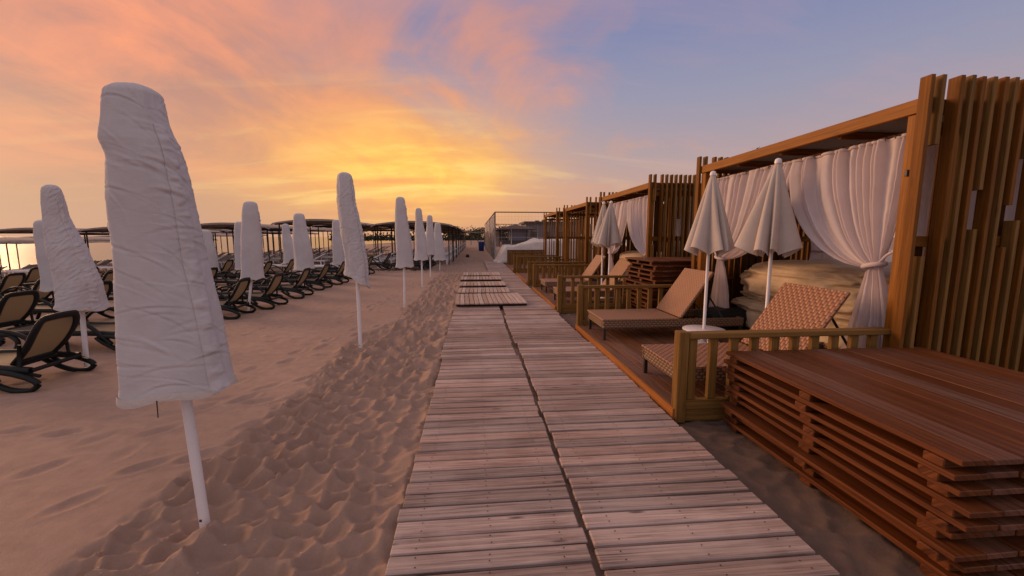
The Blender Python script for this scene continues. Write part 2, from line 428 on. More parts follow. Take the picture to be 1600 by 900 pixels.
# camera
cam = bpy.data.cameras.new('camera'); cam.sensor_width = 36; cam.lens = 36*640/1600; cam.clip_end = 20000; cam.clip_start = .05
co = bpy.data.objects.new('camera', cam); COL.objects.link(co)
co.location = (0, 0, 1.5); co.rotation_euler = (radians(90-7.125), 0, radians(-5.1385)); SC.camera = co
SC.view_settings.view_transform = 'Standard'; SC.view_settings.look = 'None'; SC.view_settings.exposure = .44; SC.view_settings.gamma = 1
try: SC.view_settings.use_curve_mapping = False
except Exception: pass
SC.cycles.max_bounces = 8; SC.cycles.diffuse_bounces = 4; SC.cycles.transparent_max_bounces = 8

# ------------------------------------------------------------------ ground
def gz(x):
    """height of the beach: level by the boardwalk, falling to the sea on the left"""
    x = np.asarray(x, float)
    return np.interp(x, [-600, -45, -27, -20, -14, -7, 0, 600], [-9, -1.62, -.92, -.42, -.2, -.03, 0, 0])

def make_sand():
    def seg(a, b, d): return list(np.arange(a, b, d))
    xs = []
    far = [-600, -300, -150, -90, -70, -58] + seg(-52, -20, .8) + seg(-20, -9, .22) + seg(-9, -5, .07) + seg(-5, -2.4, .035) + seg(-2.4, -.20, .0125) \
        + seg(-.20, 1.5, .12) + seg(1.5, 2.3, .022) + seg(2.3, 6, .12) + [6, 6.5, 7, 8, 10, 13, 17, 25, 40, 80, 160, 400, 1500]
    xs = np.array(far)
    ys = [-60, -20, -6, -2, -1, 0, .5, .8, 1.0]
    y = 1.15
    while y < 24:
        ys.append(y); y += max(.0125, min(.085, y*y/640))
    while y < 60: ys.append(y); y += .35
    while y < 3000: ys.append(y); y *= 1.18
    ys = np.array(ys)
    X, Y = np.meshgrid(xs, ys)
    Z = gz(X).copy()
    wob = .16*vnoise(Y*.8, 3.3, 0, 5) + .05*vnoise(Y*3.1, 1.3, 0, 6)
    left = -1.80 + wob + .3*sstep(5, 8, Y)
    strip = sstep(-.05, .09, X - left) * (1 - sstep(2.4, 3.2, X)*.4)
    far_rough = sstep(17.4, 17.9, Y + .15*vnoise(X*1.1, 2.0, 0, 9)) * sstep(-30, -26, X)
    row_rough = .0
    rough = np.maximum(strip, far_rough*.9)
    # trampled bowls with sharp crests
    wx = X + .075*fbm(X*3.1, Y*3.1, 0, 11, 3); wy = Y + .075*fbm(X*3.1, Y*3.1, 0, 21, 3)
    def worley(x, y, cell, seed):
        gx = x/cell; gy = y/cell; ix = np.floor(gx).astype(np.int64); iy = np.floor(gy).astype(np.int64)
        d = np.full(x.shape, 9.0)
        for i in (-1, 0, 1):
            for j in (-1, 0, 1):
                px = ix+i+.5+.8*(_h(ix+i, iy+j, 0, seed)-.5); py = iy+j+.5+.8*(_h(ix+i, iy+j, 5, seed)-.5)
                sc = .75+.7*_h(ix+i, iy+j, 9, seed)
                d = np.minimum(d, ((gx-px)**2 + (gy-py)**2)*sc)
        return d
    w1 = worley(wx, wy*1.2, .155, 3); w2 = worley(wx+5, wy, .095, 8)
    near = (Y < 26)
    b = .108*np.minimum(w1, .66)*(.65+.7*np.clip(fbm(X*1.3, Y*1.3, 0, 37, 2)+.5, 0, 1)) + .026*np.minimum(w2, .6) + .03*fbm(X*2.1, Y*2.1, 0, 31, 4) + .006*fbm(X*11, Y*11, 0, 41, 3) - .04
    amp = np.interp(X, [-1.9, -1.2, -.45, -.38, 1.5, 1.6, 3, 4], [1.25, 1.25, .95, .7, .5, .32, .3, .2])
    Z += np.where(near, rough*b*amp, rough*.02*fbm(X*1.5, Y*1.5, 0, 51, 3))
    # smooth raked beach: faint ridges left by the rake, dragged across
    sm = 1 - rough
    wv = Y + .22*X + .25*fbm(X*.45, Y*.45, 0, 61, 3)
    Z += sm*np.where(near, .0045*fbm(wv*2.6, X*.22, 0, 71, 3) + .0022*fbm(wv*8, X*.6, 0, 81, 3) + .0012*fbm(X*9, Y*9, 0, 83, 3), 0)
    # scattered footprints on the raked part
    rnd = random.Random(5)
    pr_ = []
    def trail(x, y, a, n, st=.33):
        for k in range(n):
            s_ = 1 if k % 2 else -1
            pr_.append((x - sin(a)*.09*s_ + rnd.uniform(-.04, .04), y + cos(a)*.09*s_ + rnd.uniform(-.04, .04), a + rnd.uniform(-.2, .2), rnd.uniform(.7, 1.1)))
            x += cos(a)*st*rnd.uniform(.85, 1.15); y += sin(a)*st*rnd.uniform(.85, 1.15)
    trail(-3.3, 2.3, 1.0, 9); trail(-2.35, 2.45, .95, 8); trail(-2.9, 6.2, -.5, 6); trail(-2.6, 4.4, 1.25, 9); trail(-3.8, 3.2, .4, 7)
    trail(-2.5, 7.4, 1.4, 10); trail(-3.4, 8.6, .6, 8); trail(-2.1, 10, 1.5, 12); trail(-4.2, 5.6, 1.1, 8); trail(-6.2, 3.4, .7, 8); trail(-2.2, 5.2, .2, 5)
    for k in range(26): pr_.append((rnd.uniform(-4, -1.9), rnd.uniform(2, 12), rnd.uniform(0, 3), rnd.uniform(.5, 1)))
    for (px, py, a, s_) in pr_:
        i0, i1 = np.searchsorted(ys, [py-.5, py+.5]); j0, j1 = np.searchsorted(xs, [px-.5, px+.5])
        if i1 <= i0 or j1 <= j0: continue
        dx = X[i0:i1, j0:j1]-px; dy = Y[i0:i1, j0:j1]-py
        u = (dx*cos(a)+dy*sin(a))/.125; v = (-dx*sin(a)+dy*cos(a))/.055
        r2 = u*u+v*v
        Z[i0:i1, j0:j1] += s_*(-.017*np.exp(-r2**1.6) + .008*np.exp(-(np.sqrt(r2)-1.35)**2*6))
    # sand banked a little against the boardwalk and bare under it
    Z = np.where((X > -.38) & (X < 1.52) & (Y > -1) & (Y < 26), -.02, Z)
    Z += (.006+.012*fbm(Y*2.2, 3.1, 0, 90, 2))*np.exp(-((X+.45)/.10)**2)*(Y < 22)
    # tongues of sand drifted over the plank ends
    dr = fbm(Y*1.4, 7.7, 0, 91, 3)-.5*(1-sstep(2.2, 3.2, Y)); reach = -.45+.24*np.clip(dr-.05, 0, .5)+.03*fbm(X*8, Y*8, 0, 95, 3)
    tong = np.clip((reach-X)/.06, 0, 1)*(dr > .05)*(X > -.60)*(Y < 14)
    Z = np.maximum(Z, np.where(tong > 0, .030+.026*tong+.006*fbm(X*14, Y*14, 0, 93, 2), -9)*np.where(X < -.50, np.clip((X+.60)/.10, 0, 1), 1)+np.where(tong > 0, 0, -9))
    for (ux, uy) in ((-1.43, 2.12), (-1.57, 5.61), (-1.52, 8.85), (-1.58, 12.35), (-4.52, 5.05)):
        rr_ = np.sqrt((X-ux)**2+(Y-uy)**2); Z += .012*np.exp(-((rr_-.09)/.06)**2)*(1+.5*fbm(X*9, Y*9, 0, 97, 2)) - .045*np.exp(-(rr_/.13)**2)*(uy < 3)
    # scuffs round the umbrella poles
    nr, nc = X.shape
    V = np.stack([X, Y, Z], -1).reshape(-1, 3).astype('f')
    i = np.arange(nr-1)[:, None]; j = np.arange(nc-1)[None]
    F = np.stack([i*nc+j, i*nc+j+1, (i+1)*nc+j+1, (i+1)*nc+j], -1).reshape(-1, 4)
    me = bpy.data.meshes.new('sand'); me.vertices.add(len(V)); me.vertices.foreach_set('co', V.ravel())
    me.loops.add(F.size); me.loops.foreach_set('vertex_index', F.ravel().astype('i'))
    me.polygons.add(len(F)); me.polygons.foreach_set('loop_start', np.arange(0, F.size, 4, dtype='i'))
    me.polygons.foreach_set('use_smooth', np.ones(len(F), bool))
    at = me.attributes.new('rough', 'FLOAT', 'POINT'); at.data.foreach_set('value', rough.ravel().astype('f'))
    painted_shade = sstep(1.45, 1.6, X)*(1-sstep(5.8, 6.6, X))*(1-sstep(24, 30, Y))  # where the shade right of the boardwalk is painted into the sand colour
    ad = me.attributes.new('painted_shade', 'FLOAT', 'POINT'); ad.data.foreach_set('value', painted_shade.ravel().astype('f'))
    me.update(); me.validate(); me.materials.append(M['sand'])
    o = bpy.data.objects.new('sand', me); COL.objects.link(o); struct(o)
    return xs, ys, Z
XS, YS, ZS = make_sand()
def gh(x, y):
    i = min(max(np.searchsorted(YS, y), 0), len(YS)-1); j = min(max(np.searchsorted(XS, x), 0), len(XS)-1)
    return float(ZS[i, j])
mb = MB()
mb.add([(-9000, -3000, -1.6), (-38, -3000, -1.6), (-38, 9000, -1.6), (-9000, 9000, -1.6)], [(0, 1, 2, 3)])
struct(mb.build('sea', M['sea']))

# ------------------------------------------------------------------ boardwalk
def lane(x0, x1, y0, y1, seed, z=.052):
    rnd = random.Random(seed); m = MB(); nails = MB(); y = y0; k = 0
    off = 0; ang = 0
    nxt = y0 + rnd.uniform(1.1, 1.9)
    while y < y1:
        if y > nxt:
            nxt = y + rnd.uniform(1.5, 2.1); off = rnd.uniform(-.018, .018); ang = rnd.uniform(-.010, .010); y += .006
        w = rnd.choice((.094, .098, .102, .108))
        d = (x1-x0) + rnd.uniform(-.008, .008)
        m.box(((x0+x1)/2+off+rnd.uniform(-.006, .006), y+w/2, z-.012+rnd.uniform(-.002, .002)), (d, w, .024), .0055,
              (rnd.uniform(-.022, .022), rnd.uniform(-.004, .004), ang+rnd.uniform(-.004, .004)))
        if y < 7:
            for bx in (x0+.12, (x0+x1)/2, x1-.12):
                for e_ in (.26, .74):
                    nx, ny = bx+off+rnd.uniform(-.012, .012), y+w*e_+rnd.uniform(-.006, .006)
                    nails.disc([(nx+.0042*cos(q), ny+.0042*sin(q), z+.0042) for q in np.linspace(0, 2*pi, 7)[:-1]])
        y += w + rnd.uniform(.012, .018)
    no = nails.build('boardwalk_nails', M['metal']); struct(no)
    for bx in (x0+.12, (x0+x1)/2, x1-.12):
        yy = y0
        while yy < y1-.1:
            L = min(1.9, y1-yy); m.bb(bx-.03, bx+.03, yy+.01, yy+L-.01, -.03, z-.026); yy += L
    return m
struct(lane(-.42, .505, .15, 14.3, 3).build('boardwalk', M['walk']))
struct(lane(.545, 1.565, .1, 25.5, 9, .056).build('boardwalk', M['walk']))

# loose plank panels left lying on the walk
def panel_geo(W, D, seed, nb=None, bw=.085, gap=.008, t=.024, bt=.042, end=.02):
    """planks run along Y (length D); three cross battens along X beneath; origin at base centre"""
    rnd = random.Random(seed); a = MB(); n = int(W/(bw+gap)); x = -W/2
    w = (W - (n-1)*gap)/n
    for k in range(n):
        a.box((x+w/2, rnd.uniform(-.006, .006), bt+t/2+rnd.uniform(-.0015, .0015)), (w, D+rnd.uniform(-.008, .008), t), .003, (0, rnd.uniform(-.006, .006), rnd.uniform(-.002, .002)))
        x += w+gap
    bs = []
    for yy in (-D/2+.10, 0, D/2-.10):
        b = MB(); b.box((rnd.uniform(-.01, .01), yy, bt/2-.001), (W-end, .085, bt-.002), .004); bs.append(b)
    return a, bs
specs = [(.30, 8.19, 1.48, 1.38, .03, .05, 'loose slatted wood panel nearest on the boardwalk, one corner overhanging the right lane'),
         (.21, 10.65, 1.32, .95, -.01, .05, 'second nearest slatted panel of the row lying on the boardwalk'),
         (.21, 12.15, 1.34, .98, .01, .05, 'third slatted panel of the row lying on the boardwalk, sunlit pale'),
         (.19, 13.85, 1.34, 1.0, -.01, .05, 'fourth slatted panel of the row lying on the boardwalk, pale and narrow'),
         (.24, 15.95, 1.40, 1.2, .02, .05, 'farthest slatted panel on the boardwalk, half buried in sand')]
specs[0] = (.31, 9.15, 1.5, 1.5, .03, .055, specs[0][6])
for i, (x, y, W, D, rz, z, lab) in enumerate(specs):
    z = z+.012
    if i == 4: z = .015
    T = thing('duckboard', lab, 'wooden panel', (x, y, z), rz, 'slatted panels lying on the boardwalk')
    a, bs = panel_geo(W, D, 40+i, bw=.088, gap=.012)
    a.build('planks', M['walk_pale'], T)
    for b in bs: b.build('batten', M['pallet_dull'], T)

# ------------------------------------------------------------------ pallet stacks
def stack(cx, cy, W, D, z0, n, h, mat, seed, nm, where, group, jx=.02):
    rnd = random.Random(seed)
    order = {0: 'topmost', 1: 'second from the top', 2: 'third from the top', 3: 'fourth from the top', 4: 'fifth from the top', 5: 'sixth from the top', 6: 'seventh from the top',
             7: 'eighth from the top', 8: 'ninth from the top', 9: 'tenth from the top', 10: 'eleventh from the top', 11: 'twelfth from the top', 12: 'thirteenth from the top', 13: 'fourteenth from the top'}
    for k in range(n):
        lv = n-1-k
        lab = 'lowest' if lv == n-1 else order[lv]
        lab = f'{nm} panel, {lab} of the stack {where}'
        T = thing('pallet', lab, 'wooden panel', (cx+(rnd.uniform(-jx, jx) if k < n-1 else -.01), cy+rnd.uniform(-jx, jx)*.7, z0+k*h), rnd.uniform(-.012, .012)*(jx/.02)**.5, group)
        gp_ = .0015 if lv == 0 else .004
        a, bs = panel_geo(W, D, seed*31+k, bw=.135, gap=gp_, t=.026, bt=h-.026, end=-.0 if k % 3 else .03)
        a.build('planks', mat, T)
        for b in bs: b.build('batten', mat, T)
stack(2.79, 2.16, 1.66, 1.60, .004, 9, .067, M['pallet'], 5, 'dark red plank', 'beside the near cabana', 'plank panels stacked in the foreground', .038)
stack(3.75, 7.05, 1.70, 1.25, .004, 14, .079, M['pallet'], 8, 'brown plank', 'between the two curtained cabanas', 'plank panels stacked between the cabanas', .06)

# ------------------------------------------------------------------ cabanas
def fence(x0, x1, y, z0, lab, side_board=True, H=.74):
    T = thing('low_fence', lab, 'fence', (x0, y, 0), 0, 'low fences round the cabana decks')
    L = x1-x0
    m = MB(); m.bb(0, .085, -.045, .045, z0, H+.012, .006); m.build('post', M['olive'], T)
    m = MB(); m.bb(.088, L, -.05, .05, H-.045, H, .006); m.build('top_rail', M['olive'], T)
    m = MB(); m.bb(.088, L, -.028, .028, .105, .185, .004); m.build('bottom_rail', M['olive'], T)
    if side_board:
        m = MB(); m.bb(.088, L, -.021, .021, z0+.002, .103, .003); m.build('side_board', M['olive'], T)
    x = .1
    while x < L-.05:
        m = MB(); m.bb(x, x+.065, -.021, .021, .187, H-.047, .003); m.build('baluster', M['olive'], T); x += .175
    return T

def deck(y0, y1, x0, x1, lab):
    T = thing('wooden_deck', lab, 'deck', (x0, y0, 0), 0, 'wooden decks under the cabanas')
    L = y1-y0; W = x1-x0
    m = MB(); x = .035; rnd = random.Random(int(y0*10))
    while x < W-.05:
        m.box((x+.046, L/2, .1+rnd.uniform(-.0015, .0015)), (.092, L-.01, .024), .003); x += .098
    m.build('deck_boards', M['deck'], T)
    m = MB(); m.bb(0, .030, 0, L, .0, .115, .004); m.build('edge_board', M['orange'], T)
    m = MB()
    for k in range(4): m.bb(.05, W, .05+k*(L-.16)/3, .11+k*(L-.16)/3, -.01, .086)
    m.build('joist', M['pallet_dull'], T)
    return T

def cabana(y0, w, lab, seed, dens=.094, back_layer=True, depth=1.95, x0=3.45):
    """open front faces -X; slatted walls at both ends"""
    rnd = random.Random(seed)
    T = thing('beach_cabana', lab, 'cabana', (x0, y0, 0), 0, 'wooden cabanas beside the boardwalk')
    P = .095
    for (px, py) in ((0, 0), (0, w-P), (depth-P, 0), (depth-P, w-P)):
        m = MB(); m.bb(px, px+P, py, py+P, .116, 2.452, .005); m.build('post', M['honey'], T)
    m = MB(); m.bb(-.012, .05, -.03, w+.03, 2.455, 2.565, .005); m.build('front_beam', M['honey'], T)
    m = MB(); m.bb(depth-.05, depth+.012, -.03, w+.03, 2.455, 2.565, .005); m.build('back_beam', M['honey'], T)
    for yy in (0, w-.05):
        m = MB(); m.bb(.053, depth-.053, yy, yy+.05, 2.455, 2.56, .004); m.build('side_beam', M['slat'], T)
    m = MB(); m.bb(.054, depth-.054, .053, w-.053, 2.50, 2.53, .003); m.build('roof_panel', M['roofpanel'], T)
    for k in range(3):
        yy = w*(k+1)/4; m = MB(); m.bb(.054, depth-.054, yy-.02, yy+.02, 2.43, 2.497, .003); m.build('rafter', M['slat'], T)
    # curtain rail with rings
    m = MB(); m.tube([(.16, .1, 2.36), (.16, w-.1, 2.36)], .012, 8)
    for k in range(34):
        yy = .14+k*(w-.28)/33
        m.tube([(.16+.022*cos(a), yy, 2.352+.022*sin(a)) for a in np.linspace(0, 2*pi, 10, endpoint=False)], .004, 5, True, up=(0, 1, 0))
    m.build('curtain_rail', M['rail'], T)
    # slatted end walls
    for end in (0, 1):
        ys = -.10 if end == 0 else w+.005
        for zz in (.32, .78, 1.42, 2.30):
            m = MB(); yy = ys+.098 if end == 0 else ys-.03
            if zz > .5 and not back_layer and zz < 1: continue
            yb0 = ys+.099-.0 if end == 0 else ys-.034
            m.bb(.098, depth-.098, yb0+.003, yb0+.031, zz, zz+.085, .003); m.build('wall_rail', M['slat'], T)
        x = -.045; k = 0
        while x < depth:
            top = 2.71
            cut = None
            if end == 0 or not back_layer:
                if k > 1 and rnd.random() < .30: cut = (rnd.uniform(1.05, 1.7), rnd.uniform(.26, .5))
                if k == 1: cut = (1.35, .85)
            if k == 2: x += dens*.55
            segs = [(.02, top)] if cut is None else [(.02, cut[0]), (cut[0]+cut[1], top)]
            dd = rnd.uniform(.082, .095)
            for a, b in segs:
                m = MB(); m.bb(x, x+.034, ys+(.095-dd), ys+.095, a, b-rnd.uniform(0, .008), .003); m.build('slat', M['olive'] if k % 2 else M['slat'], T)
            x += dens; k += 1
        if back_layer:
            x = .12; 
            while x < depth-.12:
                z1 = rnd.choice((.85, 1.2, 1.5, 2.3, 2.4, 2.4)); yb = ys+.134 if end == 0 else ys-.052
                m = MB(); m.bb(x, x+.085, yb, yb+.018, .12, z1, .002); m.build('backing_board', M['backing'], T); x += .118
    # back rail and mid post
    m = MB(); m.bb(depth-.07, depth-.02, .098, w-.098, .93, 1.0, .004); m.build('back_rail', M['slat'], T)
    m = MB(); m.bb(depth-.07, depth-.02, .098, w-.098, .25, .33, .004); m.build('back_rail', M['slat'], T)
    for f_ in (.33, .66):
        m = MB(); m.bb(depth-.068, depth-.022, w*f_-.03, w*f_+.03, .334, .926, .004); m.build('back_stud', M['slat'], T)
    # small latch on the front post
    m = MB(); m.bb(-.022, -.001, .03, .055, 1.98, 2.03, .003); m.build('latch', M['metal'], T)
    return T

UN = [3.02, 7.97, 12.55, 17.2]
cab_lab = ['nearest wooden cabana with tall brown slats and white curtains, beside the plank stack',
           'second cabana from the camera, slatted end wall behind the closed parasol and brown stack',
           'third cabana along the boardwalk, bare open lattice without curtains',
           'farthest bare lattice cabana at the end of the boardwalk']
for i, y0 in enumerate(UN):
    cabana(y0, 3.08, cab_lab[i], 60+i, .094 if i < 2 else .112, i < 2)
    deck(y0+.03, y0+3.30, 1.585, 5.5, ['wooden deck nearest the camera, two chaises and round table on it', 'second wooden deck from the camera, beneath two upright rattan backrests',
         'third wooden deck along the boardwalk, empty, under the bare lattice cabana', 'farthest wooden deck beside the end of the boardwalk'][i])
fl = ['nearest low wooden fence, its end post by the boardwalk and plank stack', 'low wooden fence at the far side of the nearest chaise deck',
      'low fence at the near side of the second cabana deck, behind the sand gap', 'low fence at the far side of the second cabana deck', 'low fence at the near side of the third cabana deck',
      'low fence at the far side of the third cabana deck', 'low fence at the near side of the farthest cabana deck', 'low fence at the far side of the farthest cabana deck']
for k, (y, z0, sb) in enumerate([(3.07, .0, 1), (6.27, .0, 1), (7.86, .0, 1), (11.25, .0, 1), (12.45, 0, 1), (15.9, 0, 1), (17.15, 0, 1), (20.55, 0, 1)]):
    fence(1.60, 3.44, y, z0, fl[k])
m = MB()
T = thing('plank_screen', 'solid brown plank screen at the boardwalk end under the white tarp', 'screen', (1.75, 22.4, 0))
for k in range(16): m.bb(k*.13, k*.13+.124, 0, .03, .02, .74, .003)
m.build('boards', M['slat'], T); m = MB(); m.bb(-.02, 2.1, -.03, .06, .743, .79, .004); m.build('top_rail', M['slat'], T)

# ------------------------------------------------------------------ curtains
def curtain(x, ya, yb, ztop, tie, bot, lab, seed, folds=15, post=None, hang=False):
    """ya: edge at the post, yb: inner edge on the rail; tie=(y,z); bot=(ya,yb,z)"""
    rnd = random.Random(seed); T = thing('curtain', lab, 'curtain', (x, ya, 0), 0, 'white cabana curtains')
    nc = 200; u = np.linspace(0, 1, nc)[None]
    ph = folds*.85*2*pi*(u + .045*np.sin(u*9+seed)+.03*np.sin(u*23+seed*2)+.012*np.sin(u*41+seed))
    sg = 1 if yb > ya else -1
    tau = np.linspace(0, 1, 70)[:, None]; t = 1-(1-tau)**1.7
    yt = ya+(yb-ya)*u; wv = .055*sg
    ytie = tie[0]+(u-.5)*2*wv
    p = 1.25+.75*u
    s = 1-np.maximum(0, (1-t**p))**(1/p)
    Yu = yt+(ytie-yt)*s
    zt = ztop+.012*np.abs(np.sin(ph/2))
    Zu = zt+(tie[1]-.05*u-zt)*t
    a = (.034*(1-t)+.022)*(.45+.55*np.minimum(1, t*6+.3))
    Xu = a*np.sin(ph) + .012*np.sin(ph*.37+1) - .05*np.sin(pi*t)*u
    v = np.linspace(0, 1, 46)[1:, None]
    yb2 = bot[0]+(bot[1]-bot[0])*u
    e = 1-(1-v)**1.6
    Yl = ytie+(yb2-ytie)*e; Zl = (tie[1]-.05*u)+(bot[2]-tie[1]+.05*u)*v
    Xl = (.018+.035*v)*np.sin(ph*.62+.4) + .03*np.sin(v*3)
    X = np.vstack([Xu, Xl]); Y = np.vstack([Yu, Yl]); Z = np.vstack([Zu, Zl])
    X = X+.006*fbm(Y*9, Z*9, seed, seed, 3)
    m = MB(); m.grid(X, Y-ya, Z); m.build('cloth_panel', M['curtain'], T)
    # gathered header
    m = MB(); m.tube([(.033*sin(ph[0, k]), yt[0, k]-ya, ztop+.004) for k in range(0, nc, 2)], .016, 6); m.build('header_tape', M['curtain'], T)
    m = MB()
    tp = (.0, tie[0]-ya, tie[1]-.02)
    m.tube([(.062*cos(q), tie[0]-ya+.09*sin(q), tie[1]-.025-.02*sin(q)*sg) for q in np.linspace(0, 2*pi, 22, endpoint=False)], .017, 8, True, flat=1.3)
    m.tube([(-.03, tie[0]-ya-.07*sg, tie[1]), (-.03, (tie[0]-ya)*.5-.01*sg, tie[1]+.07), (-.01, -.02*sg, tie[1]+.16)], .012, 6)
    m.build('tieback', M['curtain'], T)
    return T
curtain(3.60, 3.16, 4.47, 2.335, (3.40, 1.27), (3.14, 3.66, .14), 'near right white curtain tied back to the tall slatted wall', 3, 15)
curtain(3.60, 5.94, 4.44, 2.335, (5.74, 1.22), (5.98, 5.52, .14), 'left white curtain of the nearest cabana, behind two closed parasols', 5, 15)
curtain(3.60, 8.11, 9.55, 2.335, (8.32, 1.15), (8.08, 8.58, .14), 'right curtain of the second cabana, tied beside its slatted wall', 7, 15)
curtain(3.60, 10.89, 9.50, 2.335, (10.66, 1.1), (10.92, 10.45, .14), 'left curtain of the second cabana, hanging behind the small parasols', 9, 14)
# curtains bundled at the back of the two curtained cabanas
def gathered(x, y, ztop, zbot, lab, seed, wid=.34, mat='curtain', pinch=.45, rz=0):
    T = thing('curtain', lab, 'curtain', (x, y, 0), rz, 'gathered curtains at the cabana corners')
    u = np.linspace(0, 1, 90)[None]; v = np.linspace(0, 1, 40)[:, None]
    w_ = wid*(1-pinch*np.exp(-((v-.5)/.16)**2))
    Y = (u-.5)*w_+.02*np.sin(v*4); X = .035*np.sin(u*2*pi*7+seed)+.01*np.sin(v*7); Z = ztop+(zbot-ztop)*v+0*u
    m = MB(); m.grid(X+0*v, Y, Z); m.build('cloth_panel', M[mat], T)
    if pinch: m = MB(); m.tube([(.05*cos(q), wid*.28*sin(q), ztop+(zbot-ztop)*.5) for q in np.linspace(0, 2*pi, 18, endpoint=False)], .014, 6, True); m.build('tieback', M[mat], T)
gathered(5.2, 5.7, 2.36, .2, 'gathered curtain at the far back corner inside the nearest cabana', 2, .8)
gathered(4.35, 3.30, 2.36, .2, 'curtain bunched inside the nearest slatted wall, white through the slats', 6, 1.3, pinch=0, rz=pi/2)
gathered(4.4, 8.25, 2.36, .2, 'curtain bunched inside the second cabana slatted wall', 8, .9, pinch=.2, rz=pi/2)
gathered(3.62, 12.75, 1.9, .3, 'tan curtain bundle tied to the front post of the third cabana', 4, .22, 'tarp')

# ------------------------------------------------------------------ tarp covered piles
def soft(cx, cy, cz, dx, dy, dz, seed, amp=.06, e=.38, n=90, sag=.0):
    th = np.linspace(0, 2*pi, n*2, endpoint=False)[None]; ph = np.linspace(-pi/2, pi/2, n)[:, None]
    def pw(a, k): return np.sign(a)*np.abs(a)**k
    x = pw(np.cos(ph), e)*pw(np.cos(th), e); y = pw(np.cos(ph), e)*pw(np.sin(th), e); z = pw(np.sin(ph), e)+0*th
    r = fbm(x*1.6+seed, y*1.6, z*1.6, seed, 3)
    ridg = 1-np.abs(fbm(x*2.3+seed*3, y*2.3+r, z*3.0, seed+9, 4))*2.4
    f = 1 + (r*.6 + ridg*.35)*amp*2
    X = x*dx/2*f; Y = y*dy/2*f; Z = z*dz/2*(1+r*amp*1.5) - sag*(x*x+y*y)*dz*.15
    return cx+X, cy+Y, cz+Z
def pile(name, lab, cat, mat, c, d, seed, amp=.06, e=.38, group=None):
    m = MB(); X, Y, Z = soft(0, 0, 0, d[0], d[1], d[2], seed, amp, e); Z = Z+d[2]/2
    Z = np.maximum(Z, 0)
    m.grid(X, Y, Z, True); o = m.build(name, mat, None, c); tag(o, lab, cat, group); return o
M['cushion'] = cloth('grey cushion cover', (.26, .2, .14), None, 0, .4, 6, 500)
pile('cushion_stack', 'stack of folded cushions under the tan tarp in the nearest cabana', 'cushions', M['tarp'], (4.55, 4.75, .12), (1.45, 2.45, .52), 4, .07, .42)
pile('tarpaulin', 'crumpled tan tarp heaped over the cushions in the nearest cabana', 'tarp', M['tarp'], (4.62, 4.72, .55), (1.5, 2.35, .62), 12, .10, .5)
pile('tarpaulin', 'tan tarp covering a pile in the second cabana behind the upright backrest', 'tarp', M['tarp'], (4.5, 9.6, .12), (1.5, 2.2, 1.0), 23, .07, .36)
# clear plastic sheet glint on top of the near tarp
# dark bag at the far end of the near pile
pile('storage_bag', 'black rounded bag on the deck behind the near rattan chaise', 'bag', M['black'], (3.72, 5.62, .115), (.85, .5, .36), 31, .05, .6)

# ------------------------------------------------------------------ rattan chaises
def chaise(x, y, lab, bold=False, W=.75, L=2.0, hx=1.05, bl=.76, ang=55):
    """foot end at x, near edge at y; local origin foot/near corner"""
    T = thing('rattan_chaise', lab, 'chaise', (x, y, .113), 0, 'rattan chaises on the cabana decks')
    z0, z1 = .155, .275
    top = M['rattan_bold'] if bold else M['rattan']
    fr = MB()
    fr.bb(0, L, 0, .05, z0, z1, .012); fr.bb(0, L, W-.05, W, z0, z1, .012); fr.bb(0, .05, .052, W-.052, z0, z1, .012); fr.bb(L-.05, L, .052, W-.052, z0, z1, .012)
    fr.bb(hx, hx+.05, .052, W-.052, z0, z1-.03, .008)
    fr.build('frame', M['rattan_side'], T)
    m = MB()
    m.box((hx/2-.0, W/2, z1+.002), (hx+.02, W+.008, .022), .006); m.build('bed', top, T)
    a = radians(ang)
    bk = MB(); bk.box((hx+.03+cos(a)*bl/2, W/2, z1+.012+sin(a)*bl/2), (bl, W, .036), .008, (0, -a, 0)); bk.build('backrest', top, T)
    for yy in (.08, W-.08):
        pr = MB(); pr.tube([(hx+.03+cos(a)*bl*.75, yy, z1+sin(a)*bl*.72), (L-.25, yy, z1-.04)], .012, 6); pr.build('prop', M['metal'], T)
    for (lx, ly) in ((.03, .03), (.03, W-.03), (L-.03, .03), (L-.03, W-.03)):
        m = MB(); m.bb(lx-.018, lx+.018, ly-.018, ly+.018, 0, z0-.001, .003); m.build('leg', M['metal'], T)
    return T
chaise(1.70, 3.22, 'near rattan chaise with bold red woven backrest, behind the nearest fence', True)
chaise(1.70, 5.26, 'rattan chaise with fine weave, beside the second fence and round white table')
chaise(1.72, 8.15, 'nearer rattan chaise on the second cabana deck, orange backrest before the tan tarp')
chaise(1.72, 9.95, 'far rattan chaise on the second cabana deck, tall narrow orange backrest')

